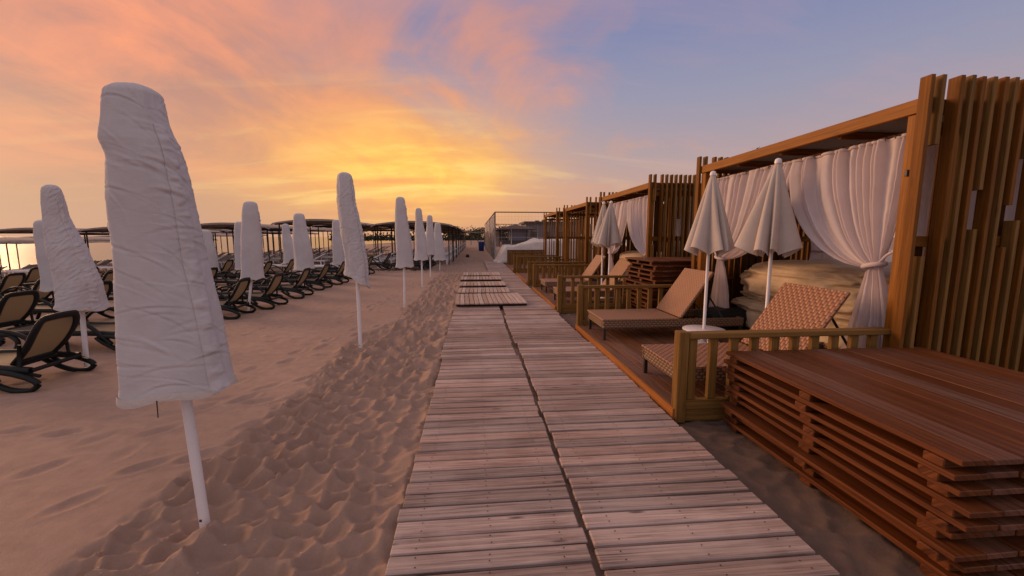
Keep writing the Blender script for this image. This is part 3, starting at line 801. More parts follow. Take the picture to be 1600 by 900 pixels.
# ------------------------------------------------------------------ closed garden parasols
def parasol(x, y, H, R, drop, lab, seed, table=False, lean=(0, 0), base=True, zb=.114):
    T = thing('closed_parasol', lab, 'parasol', (x, y, zb), 0, 'closed white parasols at the cabanas')
    H = H-zb
    m = MB(); m.tube([(0, 0, .0), (lean[0]*.5, lean[1]*.5, H*.5), (lean[0], lean[1], H-.02)], .019, 12); m.build('pole', M['white'], T)
    n = 160; th = np.linspace(0, 2*pi, n, endpoint=False)[None]; t = np.linspace(0, 1, 50)[:, None]
    rnd = random.Random(seed); k = 8
    lob = np.abs(np.sin((th+.15*np.sin(th*2+seed))*k/2))                 # 0 at ribs, 1 mid panel
    sk = .25*np.sin(th*k/2)
    r = .022+(R-.022)*(t**.92)*(1-.62*(1-lob**.8)*(t**.5)) * (1+.16*np.sin(th*1+seed)+.10*np.sin(th*3+seed*2))
    swirl = th+.22*t*np.sin(th*k/2+seed)
    z = H-.03 - t*drop + .10*drop*(t**3)*(lob-.5) + .02*t*np.sin(3*th+seed)
    m = MB(); m.grid(r*np.cos(swirl)+lean[0]*(z/H), r*np.sin(swirl)+lean[1]*(z/H), z+0*th, True, flip=True)
    m.build('canopy', M['canvas'], T)
    m = MB()
    for q in range(8):
        a = 2*pi*q/8+.1; m.tube([(.02*cos(a), .02*sin(a), H-.1), (R*.34*cos(a), R*.34*sin(a), H-.03-drop*1.0)], .006, 5)
    m.build('ribs', M['white'], T)
    m = MB(); m.lathe((0, 0, H-drop*1.02), [(.0, 0), (.034, 0), (.034, .05), (.024, .055), (.0, .055)], 16); m.build('runner', M['white'], T)
    m = MB(); m.lathe((lean[0], lean[1], H-.045), [(.034, 0), (.036, .02), (.03, .045), (.012, .056), (.0, .057)], 16); m.build('cap', M['white'], T)
    if base:
        m = MB(); m.lathe((0, 0, 0), [(0, 0), (.22, 0), (.225, .03), (.19, .05), (.04, .06), (.03, .16), (0, .16)], 32); m.build('base', M['white_plastic'], T)
    return T
parasol(2.92, 4.92, 2.29, .29, .95, 'closed white parasol standing through the round white table on the near deck', 3)
parasol(3.27, 4.28, 2.33, .315, .97, 'larger closed white parasol just behind the bold rattan backrest', 6)
parasol(2.98, 9.42, 2.30, .27, .95, 'left parasol of the closed pair at the second cabana', 4)
parasol(3.02, 9.02, 2.28, .31, .95, 'right, wider parasol of the closed pair at the second cabana', 5)
T = thing('round_table', 'small round white table around the parasol pole between two chaises', 'table', (2.92, 4.92, .114))
m = MB(); m.lathe((0, 0, 0), [(.026, .19), (.25, .19), (.258, .197), (.258, .207), (.25, .213), (.026, .213)], 40); m.build('tabletop', M['white_plastic'], T)
for q in range(3):
    a = 2*pi*q/3+.3; m = MB(); m.tube([(.23*cos(a), .23*sin(a), .0), (.12*cos(a), .12*sin(a), .189)], .011, 6); m.build('leg', M['white_plastic'], T)

# ------------------------------------------------------------------ covered beach umbrellas
def covered(x, y, lab, seed, prof, n=1, pole_r=.024, lean=(0, 0), hem=(0.0, 0.0), gz0=None, rs=1.0, flat=.92, res=(150, 150), flapang=-.5, crumple=.1, slant=1.0, bulge=3.3, group='covered beach umbrellas on the sand'):
    """prof: list of (z, dx, radius); hem=(tilt amount, direction)"""
    z0 = (gh(x, y) if gz0 is None else gz0)
    T = thing('covered_umbrella', lab, 'umbrella', (x, y, z0), 0, group)
    pz = np.array([p[0] for p in prof]); px = np.array([p[1] for p in prof]); pr = np.array([p[2] for p in prof])
    o_ = np.argsort(pz); pz, px, pr = pz[o_], px[o_], pr[o_]
    nz, na = res; zb, zt = pz[0], pz[-1]
    t = np.linspace(0, 1, nz)[:, None]; th = np.linspace(0, 2*pi, na, endpoint=False)[None]
    z = zb+(zt-zb)*t
    R = np.interp(z, pz, pr)*rs; cx = np.interp(z, pz, px)
    # rounded top
    edge = np.clip((zt-z)/.045, 0, 1); R = R*np.sqrt(1-(1-edge)**2*.80)
    tt = 1-t
    c, s_ = np.cos(th), np.sin(th)
    fold = .075*tt**1.2*np.sin(3*th+seed+1.2*np.sin(z*1.5+seed)) + .03*tt**1.5*np.sin(5*th+seed*.6+1.5*np.sin(z*2+seed)) + .03*np.sin(2*th+seed*2+z*.8) + .020*tt*np.sin(7*th+seed*1.7+z*1.1)
    dn = fbm(c*1.4+seed*5, s_*1.4, z*2.2, seed, 3)*.06
    # creases: short slanted wrinkles gathered in patches, stronger towards the hem when crumpled
    dirn = (1.0 if seed % 2 else -1.0)*slant
    a_ = z*13 + dirn*(th if True else 0)*2.2
    ff = fbm(c*2.0+seed, s_*2.0, z*2.4, seed+2, 2)
    wr = fbm(c*2.6+seed, s_*2.6, z*11+dirn*(c*3.5+s_*2.0)+ff*3, seed+3, 3)
    wrk = (np.maximum(0, 1-np.abs(wr)/.16)**2)*np.clip(ff*2.2+.25+crumple*.8, 0, 1.2)
    wrk = -.0012*crumple*wrk + .0035*fbm(c*1.3+seed, s_*1.3, z*5+dirn*c, seed+13, 2)
    rg = np.random.default_rng(seed+100); Rm = float(np.mean(pr)); sarc = th*Rm; per = 2*pi*Rm
    for q in range(int(45+260*crumple)):
        f0 = rg.random()
        c0 = (flapang + (rg.normal()*.55 if f0 < .45 else rg.uniform(-pi, pi)))*Rm; zc = zb+(zt-zb)*rg.uniform(.02, .98)
        an = dirn*rg.normal(.25+.35*crumple, .28); ln = rg.uniform(.03, .11)*(1+.5*crumple); wd = rg.uniform(.0045, .010); am = rg.uniform(.0012, .0045)*(1 if rg.random() < .35 else -1)
        ds = (sarc-c0+per/2) % per-per/2; dz_ = z-zc
        zi = np.abs(dz_[:, 0]) < ln*2.2
        if not zi.any(): continue
        a1 = ds*cos(an)+dz_[zi]*sin(an); a2 = -ds*sin(an)+dz_[zi]*cos(an)+.6*a1*a1/ln*.3
        wrk[zi] += am*np.exp(-(a1/ln)**2)*(np.exp(-(a2/wd)**2)-.55*np.exp(-((a2-1.6*wd)/(1.3*wd))**2))
    bul = np.exp(-((z-(zb+(zt-zb)*.835))/.06)**2)*np.maximum(0, np.cos(th-bulge))*(.085 if rs > 1.0 else .0) - np.exp(-((z-(zb+(zt-zb)*.775))/.03)**2)*np.maximum(0, np.cos(th-bulge))*(.03 if rs > 1.0 else .0)
    cin = -bul
    r = R*(1+fold+dn*.6-cin)+wrk+(.004+.008*crumple)*fbm(c*2.2+z*2, s_*2.2-z*2, z*5+seed, seed+7, 3)
    r = r*(1+.06*np.exp(-((z-zb)/.05)**2))                 # flare at hem
    X = cx+r*c; Y = r*s_*flat+0*cx
    Zz = z+0*th + hem[0]*(tt**4)*np.cos(th-hem[1]) + .012*tt**8*np.sin(5*th+seed)
    m = MB(); m.grid(X, Y, Zz, True)
    m.disc([(X[-1, k], Y[-1, k], Zz[-1, k]) for k in range(na)], smooth=True)
    cv = m.build('cover', M['cover'], T)
    md = cv.modifiers.new('thickness', 'SOLIDIFY'); md.thickness = .004; md.offset = -1
    # hem band: a stitched strip just proud of the cover
    m = MB(); i1 = max(2, int(nz*.028)); q = 1+.012
    m.grid((cx+(r+.004)*c)[:i1+1], ((r+.004)*s_*flat)[:i1+1], Zz[:i1+1], True); m.build('hem', M['cover_hem'], cv)
    # overlapping side flap with puckered edge
    m = MB(); a0 = flapang; k0 = int((a0 % (2*pi))/(2*pi)*na); wv = max(4, int(na*.075)); idx = [(k0+i) % na for i in range(wv)]
    rows = slice(1, int(nz*.88))
    uu = np.linspace(0, 1, wv)[None]
    lift = .003+.008*np.sin(pi*uu)**.5*(.35+1.8*np.maximum(0, fbm(z[rows]*26, uu*1.0+z[rows]*6, seed, seed+5, 2)+.1))
    RR = r[rows][:, idx]+lift
    m.grid(cx[rows]+RR*c[:, idx], RR*s_[:, idx]*flat, Zz[rows][:, idx]); m.build('zip_flap', M['cover'], cv)
    if rs > 1.0:      # loose drawcord at the hem
        m = MB(); m.tube([(cx[0, 0]+.02, -.20, zb+.02), (cx[0, 0]+.022, -.203, zb-.02), (cx[0, 0]+.018, -.2, zb-.06)], .0025, 5); m.build('drawcord', M['metal'], cv)
    # pole
    m = MB(); ztip = zt-.06; ctip = float(np.interp(ztip, pz, px)); cb = float(px[0])
    m.tube([(0, 0, -.25), (0, 0, 0), (cb*.9*1.0, 0, zb+.05), (ctip, 0, ztip)], pole_r, 14); m.build('pole', M['white'], T)
    m = MB(); m.box((-.004, -pole_r-.001, .05), (.012, .006, .012), .002); m.build('bolt', M['metal'], T)
    return T
BIG = [(2.20, -.135, .115), (2.12, -.140, .132), (2.04, -.138, .143), (1.99, -.133, .155), (1.945, -.126, .168), (1.88, -.116, .166), (1.72, -.108, .182), (1.42, -.095, .198), (1.10, -.075, .226), (.85, -.062, .248), (.715, -.058, .256)]
BIG = [(z, dx+.018, r*(.90 if z < 1.9 else .86)) for z, dx, r in BIG]
BIG[-1] = (.752, -.038, .222); BIG[-2] = (.86, -.045, .219)
covered(-1.43, 2.12, 'large white covered umbrella in the foreground with bulging top and dusty slanted hem', 2, BIG, hem=(.012, 2.9+pi), res=(320, 280), flapang=-.55, gz0=-.012, flat=.85, crumple=.35, rs=1.001)
def prof(H, zb, tip, lean0, r0, r1, waist=.9):
    L = H-zb
    return [(H, tip, r0*.8), (H-.06*L, tip, r0), (H-.18*L, tip*.97, r0*1.16), (H-.25*L, tip*.95, r0*1.2), (H-.5*L, (tip+lean0)*.5, (r0+r1)*.56), (zb+.2*L, lean0*1.05, r1*.93), (zb, lean0, r1)]
row1 = [(-1.57, 5.61, 2.34, .93, -.10, .00, .098, .155, 'white covered umbrella with crumpled drooping hem, second in the boardwalk row', (.10, 3.4)),
        (-1.52, 8.85, 2.32, .86, -.02, .02, .10, .175, 'smooth white covered umbrella, third in the boardwalk row, folded hem', (.01, 0)),
        (-1.58, 12.35, 2.33, .82, -.05, .0, .09, .185, 'diagonally wrinkled white covered umbrella, fourth in the boardwalk row', (.01, 1)),
        (-1.67, 15.5, 2.30, .85, .02, .0, .10, .18, 'fifth covered umbrella of the boardwalk row, narrow, partly behind a wrinkled one', (0, 0)),
        (-1.60, 18.7, 2.17, .5, -.05, .02, .13, .24, 'sixth covered umbrella of the boardwalk row, short, smooth and mauve', (0, 0))]
for i, (x, y, H, zb, tip, l0, r0, r1, lab, hem) in enumerate(row1):
    covered(x, y, lab, 11+i*3, prof(H, zb, tip, l0, r0, r1), hem=hem, res=(160, 160) if i < 3 else (90, 90), flapang=-.5+i*.4, crumple=(.8, .15, .9, .5, .1)[i], slant=1.6)
row2 = [(-4.52, 5.05, 2.08, .70, -.12, .03, .085, .205, 'leaning wrinkled white covered umbrella behind the nearest black lounger', (.02, 3)),
        (-4.66, 8.75, 2.22, .66, .20, .14, .13, .20, 'smooth mauve covered umbrella above the nearest black loungers of the middle group', (.02, 0)),
        (-4.85, 12.0, 2.17, .62, .0, .04, .14, .26, 'covered umbrella with rounded hooded top and open tan underside', (.03, 0)),
        (-5.02, 15.6, 2.14, .5, .0, .02, .13, .22, 'slim lavender covered umbrella just left of the drooping one', (0, 0))]
for i, (x, y, H, zb, tip, l0, r0, r1, lab, hem) in enumerate(row2):
    covered(x, y, lab, 31+i*3, prof(H, zb, tip, l0, r0, r1), hem=hem, res=(160, 160) if i < 2 else (90, 90), flapang=-.5+i*.7, crumple=(.9, .0, .5, .1)[i])
row3 = [(-7.85, 8.4, 1.86, .55, -.10, .0, .12, .20, 'covered umbrella half hidden behind the leaning wrinkled one at far left'),
        (-8.85, 14.5, 1.80, .45, .0, .05, .15, .24, 'low covered umbrella beside the right edge of the foreground cover'),
        (-7.45, 13.9, 2.02, .5, .0, .0, .14, .22, 'covered umbrella showing just behind the smooth mauve one'),
        (-7.4, 17.0, 2.05, .5, .0, .1, .12, .24, 'covered umbrella standing left of the hooded tan one')]
for i, (x, y, H, zb, tip, l0, r0, r1, lab) in enumerate(row3):
    covered(x, y, lab, 51+i*3, prof(H, zb, tip, l0, r0, r1), res=(70, 70), flapang=.3*i)

# ------------------------------------------------------------------ black sling loungers
def spl(pts, n=24, closed=False):
    P = [np.array(p, float) for p in pts]; out = []
    m = len(P); segs = m if closed else m-1
    for i in range(segs):
        p0 = P[(i-1) % m] if (closed or i > 0) else P[0]; p1 = P[i]; p2 = P[(i+1) % m]; p3 = P[(i+2) % m] if (closed or i < m-2) else P[-1]
        k = max(2, n//segs)
        for j in range(k):
            t = j/k
            out.append(.5*((2*p1)+(-p0+p2)*t+(2*p0-5*p1+4*p2-p3)*t*t+(-p0+3*p1-3*p2+p3)*t**3))
    if not closed: out.append(P[-1])
    return out
def make_lounger(ang=57, mats=('black', 'sling'), group='black sling loungers on the sand'):
    """foot at -X, head end at x=0; width along Y; origin on the sand under the rear legs"""
    T = thing('sun_lounger', 'x', 'sun lounger', (0, 0, 0), 0, group)
    w = .275; B = M[mats[0]]; S = M[mats[1]]
    zs = .265; hx = -.30; wb = .225
    m = MB()
    for sy in (-1, 1):
        m.tube(spl([(-1.86, sy*w, zs-.02), (-1.4, sy*w, zs+.01), (-.9, sy*w, zs), (hx-.2, sy*w, zs-.01), (-.1, sy*w*.98, zs-.06)], 24), .032, 8, flat=1.25)
    m.tube([(-1.86, -w, zs-.02), (-1.86, w, zs-.02)], .03, 8); m.tube([(hx, -w, zs-.03), (hx, w, zs-.03)], .022, 8); m.tube([(-.1, -w, zs-.06), (-.1, w, zs-.06)], .022, 8)
    m.build('frame', B, T)
    g = MB(); u = np.linspace(0, 1, 18)[:, None]; v = np.linspace(-1, 1, 9)[None]
    X = -1.84+(hx+1.84)*u+0*v; Y = v*(w-.02)+0*u; Z = zs+.012-.03*np.sin(pi*u)*(1-v*v)+0*X
    g.grid(X, Y, Z); so_ = g.build('seat_sling', S, T)
    a = radians(ang); L = .53
    def bp(s, y): return (hx+cos(a)*s*L+.03*sin(pi*s), y, zs+sin(a)*s*L-.02*sin(pi*s))
    m = MB()
    loop = [bp(0, -wb+.03), bp(.35, -wb+.01), bp(.75, -wb), bp(.96, -wb+.04), bp(1.0, -wb+.12), bp(1.0, wb-.12), bp(.96, wb-.04), bp(.75, wb), bp(.35, wb-.01), bp(0, wb-.03)]
    m.tube(spl(loop, 45), .040, 8, flat=.6, up=(-sin(a), 0, cos(a)))
    m.tube([bp(.03, -wb+.03), bp(.03, wb-.03)], .03, 8)
    bk = m.build('backrest', B, T)
    g = MB(); s = np.linspace(.03, .985, 12)[:, None]
    P0 = np.array([bp(float(q), 0) for q in s[:, 0]])
    g.grid(P0[:, 0][:, None]+0*v, v*(wb-.02)+0*s, P0[:, 2][:, None]-.006+0*v); g.build('back_sling', S, bk)
    for sy in (-1, 1):
        m = MB()     # arched armrest sweeping from the side rail over to the rear leg
        m.tube(spl([(-1.28, sy*(w+.03), zs), (-1.12, sy*(w+.05), zs+.17), (-.92, sy*(w+.055), zs+.235), (-.68, sy*(w+.055), zs+.17), (-.46, sy*(w+.05), zs-.02), (-.34, sy*(w+.05), .12)], 30), .030, 8, flat=.7)
        m.build('armrest', B, T)
        m = MB()     # looped rear leg lying like an oval skid
        m.tube(spl([(-.52, sy*(w+.04), zs-.05), (-.38, sy*(w+.045), .10), (-.22, sy*(w+.05), .030), (-.07, sy*(w+.05), .03), (-.01, sy*(w+.05), .085), (-.10, sy*(w+.045), .15), (-.30, sy*(w+.04), .21)], 40, True), .030, 8, flat=.9)
        m.build('leg', B, T)
        m = MB(); m.tube(spl([(-1.62, sy*w, zs-.02), (-1.50, sy*(w+.03), .16), (-1.56, sy*(w+.035), .0)], 10), .028, 8); m.build('leg', B, T)
        m = MB(); m.tube([(-.02, sy*(w+.005), .15), (-.2, sy*(w+.0), .2), (-.19, sy*(wb+.02), zs+.2)], .018, 6); m.build('prop', B, T)
    return T
proto = make_lounger(); used = [False]
def place(x, y, rz, lab, ang=None):
    o = proto if not used[0] else copy_tree(proto)
    used[0] = True
    o.location = (x, y, gh(x, y)-.005); o.rotation_euler = (0, 0, rz); o['label'] = lab; return o
place(-4.32, 4.62, .06, 'nearest black sling lounger at the left edge, backrest raised')
place(-4.45, 6.05, -.02, 'black lounger half hidden behind the foreground umbrella cover, beside the leaning umbrella')
place(-4.38, 8.22, .08, 'black lounger nearest the mauve covered umbrella, its pole rising beside it')
place(-4.22, 9.25, .02, 'second black lounger to the right of the mauve umbrella pole')
place(-4.22, 10.75, .04, 'third black lounger to the right of the mauve umbrella')
place(-4.28, 12.35, .0, 'fourth black lounger right of the mauve umbrella, close to its neighbour')
place(-4.2, 13.7, .0, 'black lounger just left of the drooping white umbrella cover')
row_lab = 'black sling lounger in the back rows behind the first row'
rr = random.Random(3)
for (x, y) in [(-6.55, 6.55), (-6.7, 7.9), (-6.6, 9.3), (-6.75, 11.2), (-6.6, 12.6), (-6.7, 14.2), (-6.55, 15.4), (-8.9, 6.4), (-9.0, 8.2), (-8.95, 9.4), (-9.05, 11.0), (-8.9, 12.8), (-9.0, 14.6), (-9.0, 16.0),
               (-11.4, 9.8), (-11.5, 11.4), (-11.4, 13.2), (-11.5, 14.8), (-13.8, 12.4), (-13.9, 14.2), (-14.0, 16.0), (-4.3, 15.6), (-4.25, 17.0)]:
    place(x+rr.uniform(-.1, .1), y+rr.uniform(-.1, .1), rr.uniform(-.08, .08), row_lab)
for (x, y) in [(-2.05, 19.2), (-2.1, 20.0), (-2.0, 20.8), (-3.9, 19.3)]:
    place(x, y, rr.uniform(-.06, .06), 'black lounger parked behind the far end of the boardwalk umbrella row')

# ------------------------------------------------------------------ white resin loungers under the shade canopies
def white_lounger():
    m = MB(); w = .32
    m.bb(-1.95, 0, -w, -w+.05, .30, .36, .008); m.bb(-1.95, 0, w-.05, w, .30, .36, .008); m.bb(-1.95, -1.9, -w+.052, w-.052, .30, .36, .008)
    for k in range(14): m.bb(-1.86+k*.088, -1.86+k*.088+.07, -w+.055, w-.055, .325, .352, .003)
    a = radians(28)
    for k in range(8):
        s = .04+k*.088; m.box((-.62+cos(a)*s, 0, .36+sin(a)*s), (.07, 2*w-.10, .026), .003, (0, -a, 0))
    for sy in (-1, 1):
        m.box((-.62+cos(a)*.36, sy*(w-.03), .365+sin(a)*.36), (.74, .045, .05), .006, (0, -a, 0))
        m.box((-1.62, sy*(w-.03), .15), (.06, .05, .30), .005, (0, .12, 0)); m.box((-.22, sy*(w-.03), .15), (.06, .05, .30), .005, (0, -.12, 0))
    return m
wl0 = white_lounger().build('white_lounger', M['white_plastic']); wl_used = [False]
def wl(x, y, rz, lab, grp, z=0):
    o = wl0 if not wl_used[0] else wl0.copy()
    if wl_used[0]: COL.objects.link(o)
    wl_used[0] = True
    o.location = (x, y, float(gz(x))+z); o.rotation_euler = (0, 0, rz); tag(o, lab, 'sun lounger', grp)
k = 0
for y in np.arange(22.6, 60, 1.15):
    wl(-1.35+rr.uniform(-.06, .06), y, rr.uniform(-.05, .05), 'white lounger in the long row along the right edge of the canopies', 'white loungers along the canopy edge')
for x in (-4.3, -7.6, -10.4, -13.4, -16.6, -19.6, -22.8, -26):
    y = 20.5+rr.uniform(0, .8)
    while y < 40:
        if rr.random() < .82: wl(x+rr.uniform(-.25, .25), y, rr.uniform(-.12, .12), 'white lounger among the rows under the shade canopies', 'white loungers under the canopies')
        y += rr.choice((1.1, 1.2, 2.1))
for (x, y) in ((-5.4, 17.6), (-7.6, 18.4)):
    wl(x, y, .1, 'white lounger in front of the canopies, left of the drooping umbrella', 'white loungers in front of the canopies')

# ------------------------------------------------------------------ shade canopies
def make_canopy(W=4.1, D=4.2, h=2.08, rise=.2):
    T = thing('shade_canopy', 'x', 'canopy', (0, 0, 0), 0, 'shade canopies on the beach')
    for (px, py) in ((-W/2+.25, -D/2+.3), (W/2-.25, -D/2+.3), (-W/2+.25, D/2-.3), (W/2-.25, D/2-.3)):
        m = MB(); m.tube([(px, py, -.25), (px, py, h)], .032, 8); m.build('post', M['metal'], T)
    m = MB()
    for py in (-D/2+.3, D/2-.3): m.tube([(-W/2+.05, py, h), (W/2-.05, py, h)], .025, 6); 
    for px in (-W/2+.25, 0, W/2-.25): m.tube([(px, -D/2+.05, h+.03), (px, D/2-.05, h+.03)], .02, 6)
    for py in np.linspace(-D/2+.05, D/2-.05, 4):
        m.tube([(W/2*q*.98, py, h+.04+rise*(1-q*q)) for q in np.linspace(-1, 1, 12)], .016, 6)
    m.build('roof_frame', M['metal'], T)
    u = np.linspace(-1, 1, 20)[None]; v = np.linspace(-1, 1, 25)[:, None]
    Z = h+.07+rise*(1-np.abs(u)**2.2)-.035*(1-np.cos(v*pi*3))/2*(1-u*u*.5)+0*v
    X = u*W/2+0*v; Y = v*D/2+0*u
    Z = np.where(np.abs(u) > .99, Z-.05, Z)
    m = MB(); m.grid(X, Y, Z); m.grid(X*.998, Y*.998, Z-.02, flip=True)
    # hanging edge strips front and back
    for yy in (-D/2, D/2):
        zz = Z[0 if yy < 0 else -1]
        m.grid(np.stack([X[0], X[0]]), np.full((2, 20), yy), np.stack([zz, zz-.07]))
    m.build('roof_cloth', M['shade'], T)
    return T
cp = make_canopy(); cused = [False]
def canopy(x, y, lab, dz=0, rz=0, sx=1):
    o = cp if not cused[0] else copy_tree(cp); cused[0] = True
    o.location = (x, y, float(gz(x))+dz); o.rotation_euler = (0, 0, rz); o['label'] = lab
for k in range(9):
    canopy(-3.15, 23.4+k*4.5, 'taupe arched canopy in the row nearest the open sand lane', rr.uniform(-.03, .06))
for i, x in enumerate((-7.5, -11.9, -16.3, -20.7, -25.1, -29.5)):
    for j in range(4):
        canopy(x+rr.uniform(-.15, .15), 22.6+j*4.7+.5*i*.4, ['front taupe shade canopy of the sea side block, facing the loungers', 'second row taupe shade canopy behind the front ones'][min(j, 1)] if j < 2 else 'far taupe shade canopy close to the sea',
               rr.uniform(-.08, .06), rr.uniform(-.02, .02))
for i, (x, y) in enumerate(((-2.5, 75), (3, 88), (-6, 92), (9, 98), (-1, 105))):
    canopy(x, y, 'distant dark canopy at the far end of the beach', .3, 0)

# ------------------------------------------------------------------ far end: court fence, kiosk, building, bin, tarp, trees
T = thing('court_fence', 'tall wire court fence on thin posts past the boardwalk end', 'fence', (1.2, 24.6, 0))
H = 2.95; L = 24; W = 6.2
posts = [(0, 0), (0, 8), (0, 16), (0, 24), (3.1, 24), (6.2, 24), (6.2, 0)]
for (px, py) in posts:
    m = MB(); m.tube([(px, py, -.2), (px, py, H)], .042, 8); m.build('post', M['grey_metal'], T)
m = MB(); m.tube([(0, 0, H), (W, 0, H)], .03, 8); m.build('top_rail', M['metal'], T)
m = MB(); m.tube([(0, 0, H), (0, L, H)], .03, 8); m.build('top_rail', M['metal'], T)
m = MB(); m.tube([(0, L, H), (W, L, H)], .035, 8); m.build('top_rail', M['metal'], T)
m = MB(); m.tube([(0, 0, 1.45), (W, 0, 1.45)], .012, 6); m.build('tension_wire', M['grey_metal'], T)
m = MB()
for yy in np.arange(0, L, .16): m.tube([(0, yy, .05), (0, yy, 2.9)], .006, 4, caps=False)
for zz in np.arange(.05, 2.9, .16): m.tube([(0, 0, zz), (0, L, zz)], .006, 4, caps=False)
m.build('side_net', M['grey_metal'], T)
m = MB()
for xx in np.arange(.2, W, .2): m.tube([(xx, 0, .05), (xx, 0, 2.95)], .0025, 3, caps=False)
for zz in np.arange(.1, 2.9, .2): m.tube([(0, 0, zz), (W, 0, zz)], .0025, 3, caps=False)
m.build('front_net', M['grey_metal'], T)
# torn banner along the net with holes
m = MB(); rnd = random.Random(2)
ny, nz = 60, 9
keep = {(i, j) for i in range(ny) for j in range(nz) if rnd.random() >= .36 + (.4 if j == nz-1 else 0) or j == 3}
todo = [(0, 3)]; seen = {(0, 3)}
while todo:                                     # only cloth still joined to the rest hangs on the net
    i, j = todo.pop()
    for q in ((i+1, j), (i-1, j), (i, j+1), (i, j-1)):
        if q in keep and q not in seen: seen.add(q); todo.append(q)
for i in range(ny):
    for j in range(nz):
        if (i, j) not in seen: continue
        y0, y1 = i*L/ny, (i+1)*L/ny; z0, z1 = .12+j*.21, .12+(j+1)*.21
        x_ = -.03; m.add([(x_, y0, z0), (x_, y1, z0), (x_, y1, z1), (x_, y0, z1)], [(0, 1, 2, 3)])
bo = m.build('banner', M['block'], T)
bm_ = __import__('bmesh').new(); bm_.from_mesh(bo.data); __import__('bmesh').ops.remove_doubles(bm_, verts=bm_.verts, dist=.001); bm_.to_mesh(bo.data); bm_.free()
md = bo.modifiers.new('thickness', 'SOLIDIFY'); md.thickness = .006

# white tarp thrown over a heap past the last fence
def white_tarp():
    u = np.linspace(0, 1, 90)[None]; v = np.linspace(0, 1, 60)[:, None]
    x = 1.15+4.6*u+.1*np.sin(v*7); y = 22.9+1.9*v+.12*np.sin(u*9)
    hgt = .05+(.88*sstep(0, .13, u)+.48*u)*(1-.06*np.sin(u*9)); side = np.minimum(1, np.minimum(v, 1-v)*7)
    z = hgt*side*(1+.14*fbm(u*6, v*4, 0, 3, 4))+.05*np.exp(-(fbm(u*5, v*5, 0, 8, 3)/.1)**2)*side+.02
    # flap hanging to the front left corner
    m = MB(); m.grid(x+0*v, y+0*u, z); o = m.build('tarpaulin', M['tarp_white']); 
    md = o.modifiers.new('thickness', 'SOLIDIFY'); md.thickness = .012
    tag(o, 'dusty white tarp draped over a heap behind the last fence', 'tarp')
white_tarp()

def hip_roof(m, x0, x1, y0, y1, z0, z1, over=.5):
    x0 -= over; x1 += over; y0 -= over; y1 += over; cy = (y0+y1)/2; d = min(x1-x0, y1-y0)/2
    v = [(x0, y0, z0), (x1, y0, z0), (x1, y1, z0), (x0, y1, z0), ((x0+x1)/2-max(0, (x1-x0)/2-d), cy, z1), ((x0+x1)/2+max(0, (x1-x0)/2-d)+.01, cy, z1)]
    m.add(v, [(0, 1, 5, 4), (1, 2, 5), (2, 3, 4, 5), (3, 0, 4), (3, 2, 1, 0)])
    m.bb(x0, x1, y0, y1, z0-.12, z0-.002)
T = thing('beach_kiosk', 'small kiosk with a brown hipped roof and mauve wall behind the court fence', 'kiosk', (3.9, 60, 0))
m = MB(); hip_roof(m, 0, 4.4, 0, 4.4, 2.66, 3.35, .7); m.build('roof', M['kiosk_roof'], T)
m = MB(); m.bb(1.2, 4.0, .6, 3.8, 0, 2.5); m.build('wall', M['kiosk_wall'], T)
for (px, py) in ((0, 0), (4.4, 0), (0, 4.4), (4.4, 4.4), (1.0, 0), (3.6, 0)):
    m = MB(); m.bb(px-.08, px+.08, py-.08, py+.08, 0, 2.53); m.build('post', M['kiosk_dark'], T)
m = MB(); m.bb(.1, 4.3, -.05, .05, .0, 1.0); m.build('counter', M['kiosk_dark'], T)
T = thing('beach_kiosk', 'lower brown roofed shelter left of the mauve kiosk', 'kiosk', (1.6, 64, 0))
m = MB(); hip_roof(m, 0, 3.2, 0, 4, 2.5, 3.0, .6); m.build('roof', M['kiosk_roof'], T)
for (px, py) in ((0, 0), (3.2, 0), (0, 4), (3.2, 4)):
    m = MB(); m.bb(px-.07, px+.07, py-.07, py+.07, 0, 2.37); m.build('post', M['kiosk_dark'], T)
m = MB(); m.bb(.9, 2.3, 1.5, 2.2, 0, 2.2); m.build('wall', M['pale_panel'], T)
T = thing('flat_building', 'flat roofed grey brown building behind the kiosk', 'building', (9.2, 74, 0))
m = MB(); m.bb(0, 10, 0, 8, 0, 3.9); m.build('wall', M['block'], T)
m = MB(); m.bb(-.4, 10.4, -.4, 8.4, 3.905, 4.25); m.build('roof', M['kiosk_dark'], T)
for k in range(4):
    m = MB(); m.bb(.8+k*2.4, 2.0+k*2.4, -.06, -.004, 1.0, 2.4); m.build('window', M['kiosk_dark'], T)
m = MB(); 
for k in range(5): m.bb(2+k*1.3, 2.7+k*1.3, 2, 3, 4.255, 4.5+.15*(k % 3))
m.build('roof_unit', M['block'], T)

T = thing('litter_bin', 'blue plastic litter bin standing on the open sand lane', 'bin', (.67, 44, 0))
m = MB(); m.lathe((0, 0, 0), [(0, .02), (.27, .02), (.33, .95), (.345, .97), (.345, 1.0), (.30, 1.0), (.27, .1), (0, .1)], 24); m.build('body', M['blue'], T)
m = MB(); m.lathe((0, 0, 0), [(.346, .86), (.362, .87), (.362, .93), (.346, .94)], 24); m.build('rim', M['blue'], T)
o = MB(); o.lathe((0, 0, 0), [(0, 0), (.12, 0), (.14, .10), (.09, .2), (0, .23)], 12)
tag(o.build('black_sack', M['black'], None, (-.55, 30.5, 0)), 'small black sack on the sand beside the canopy posts', 'bag')

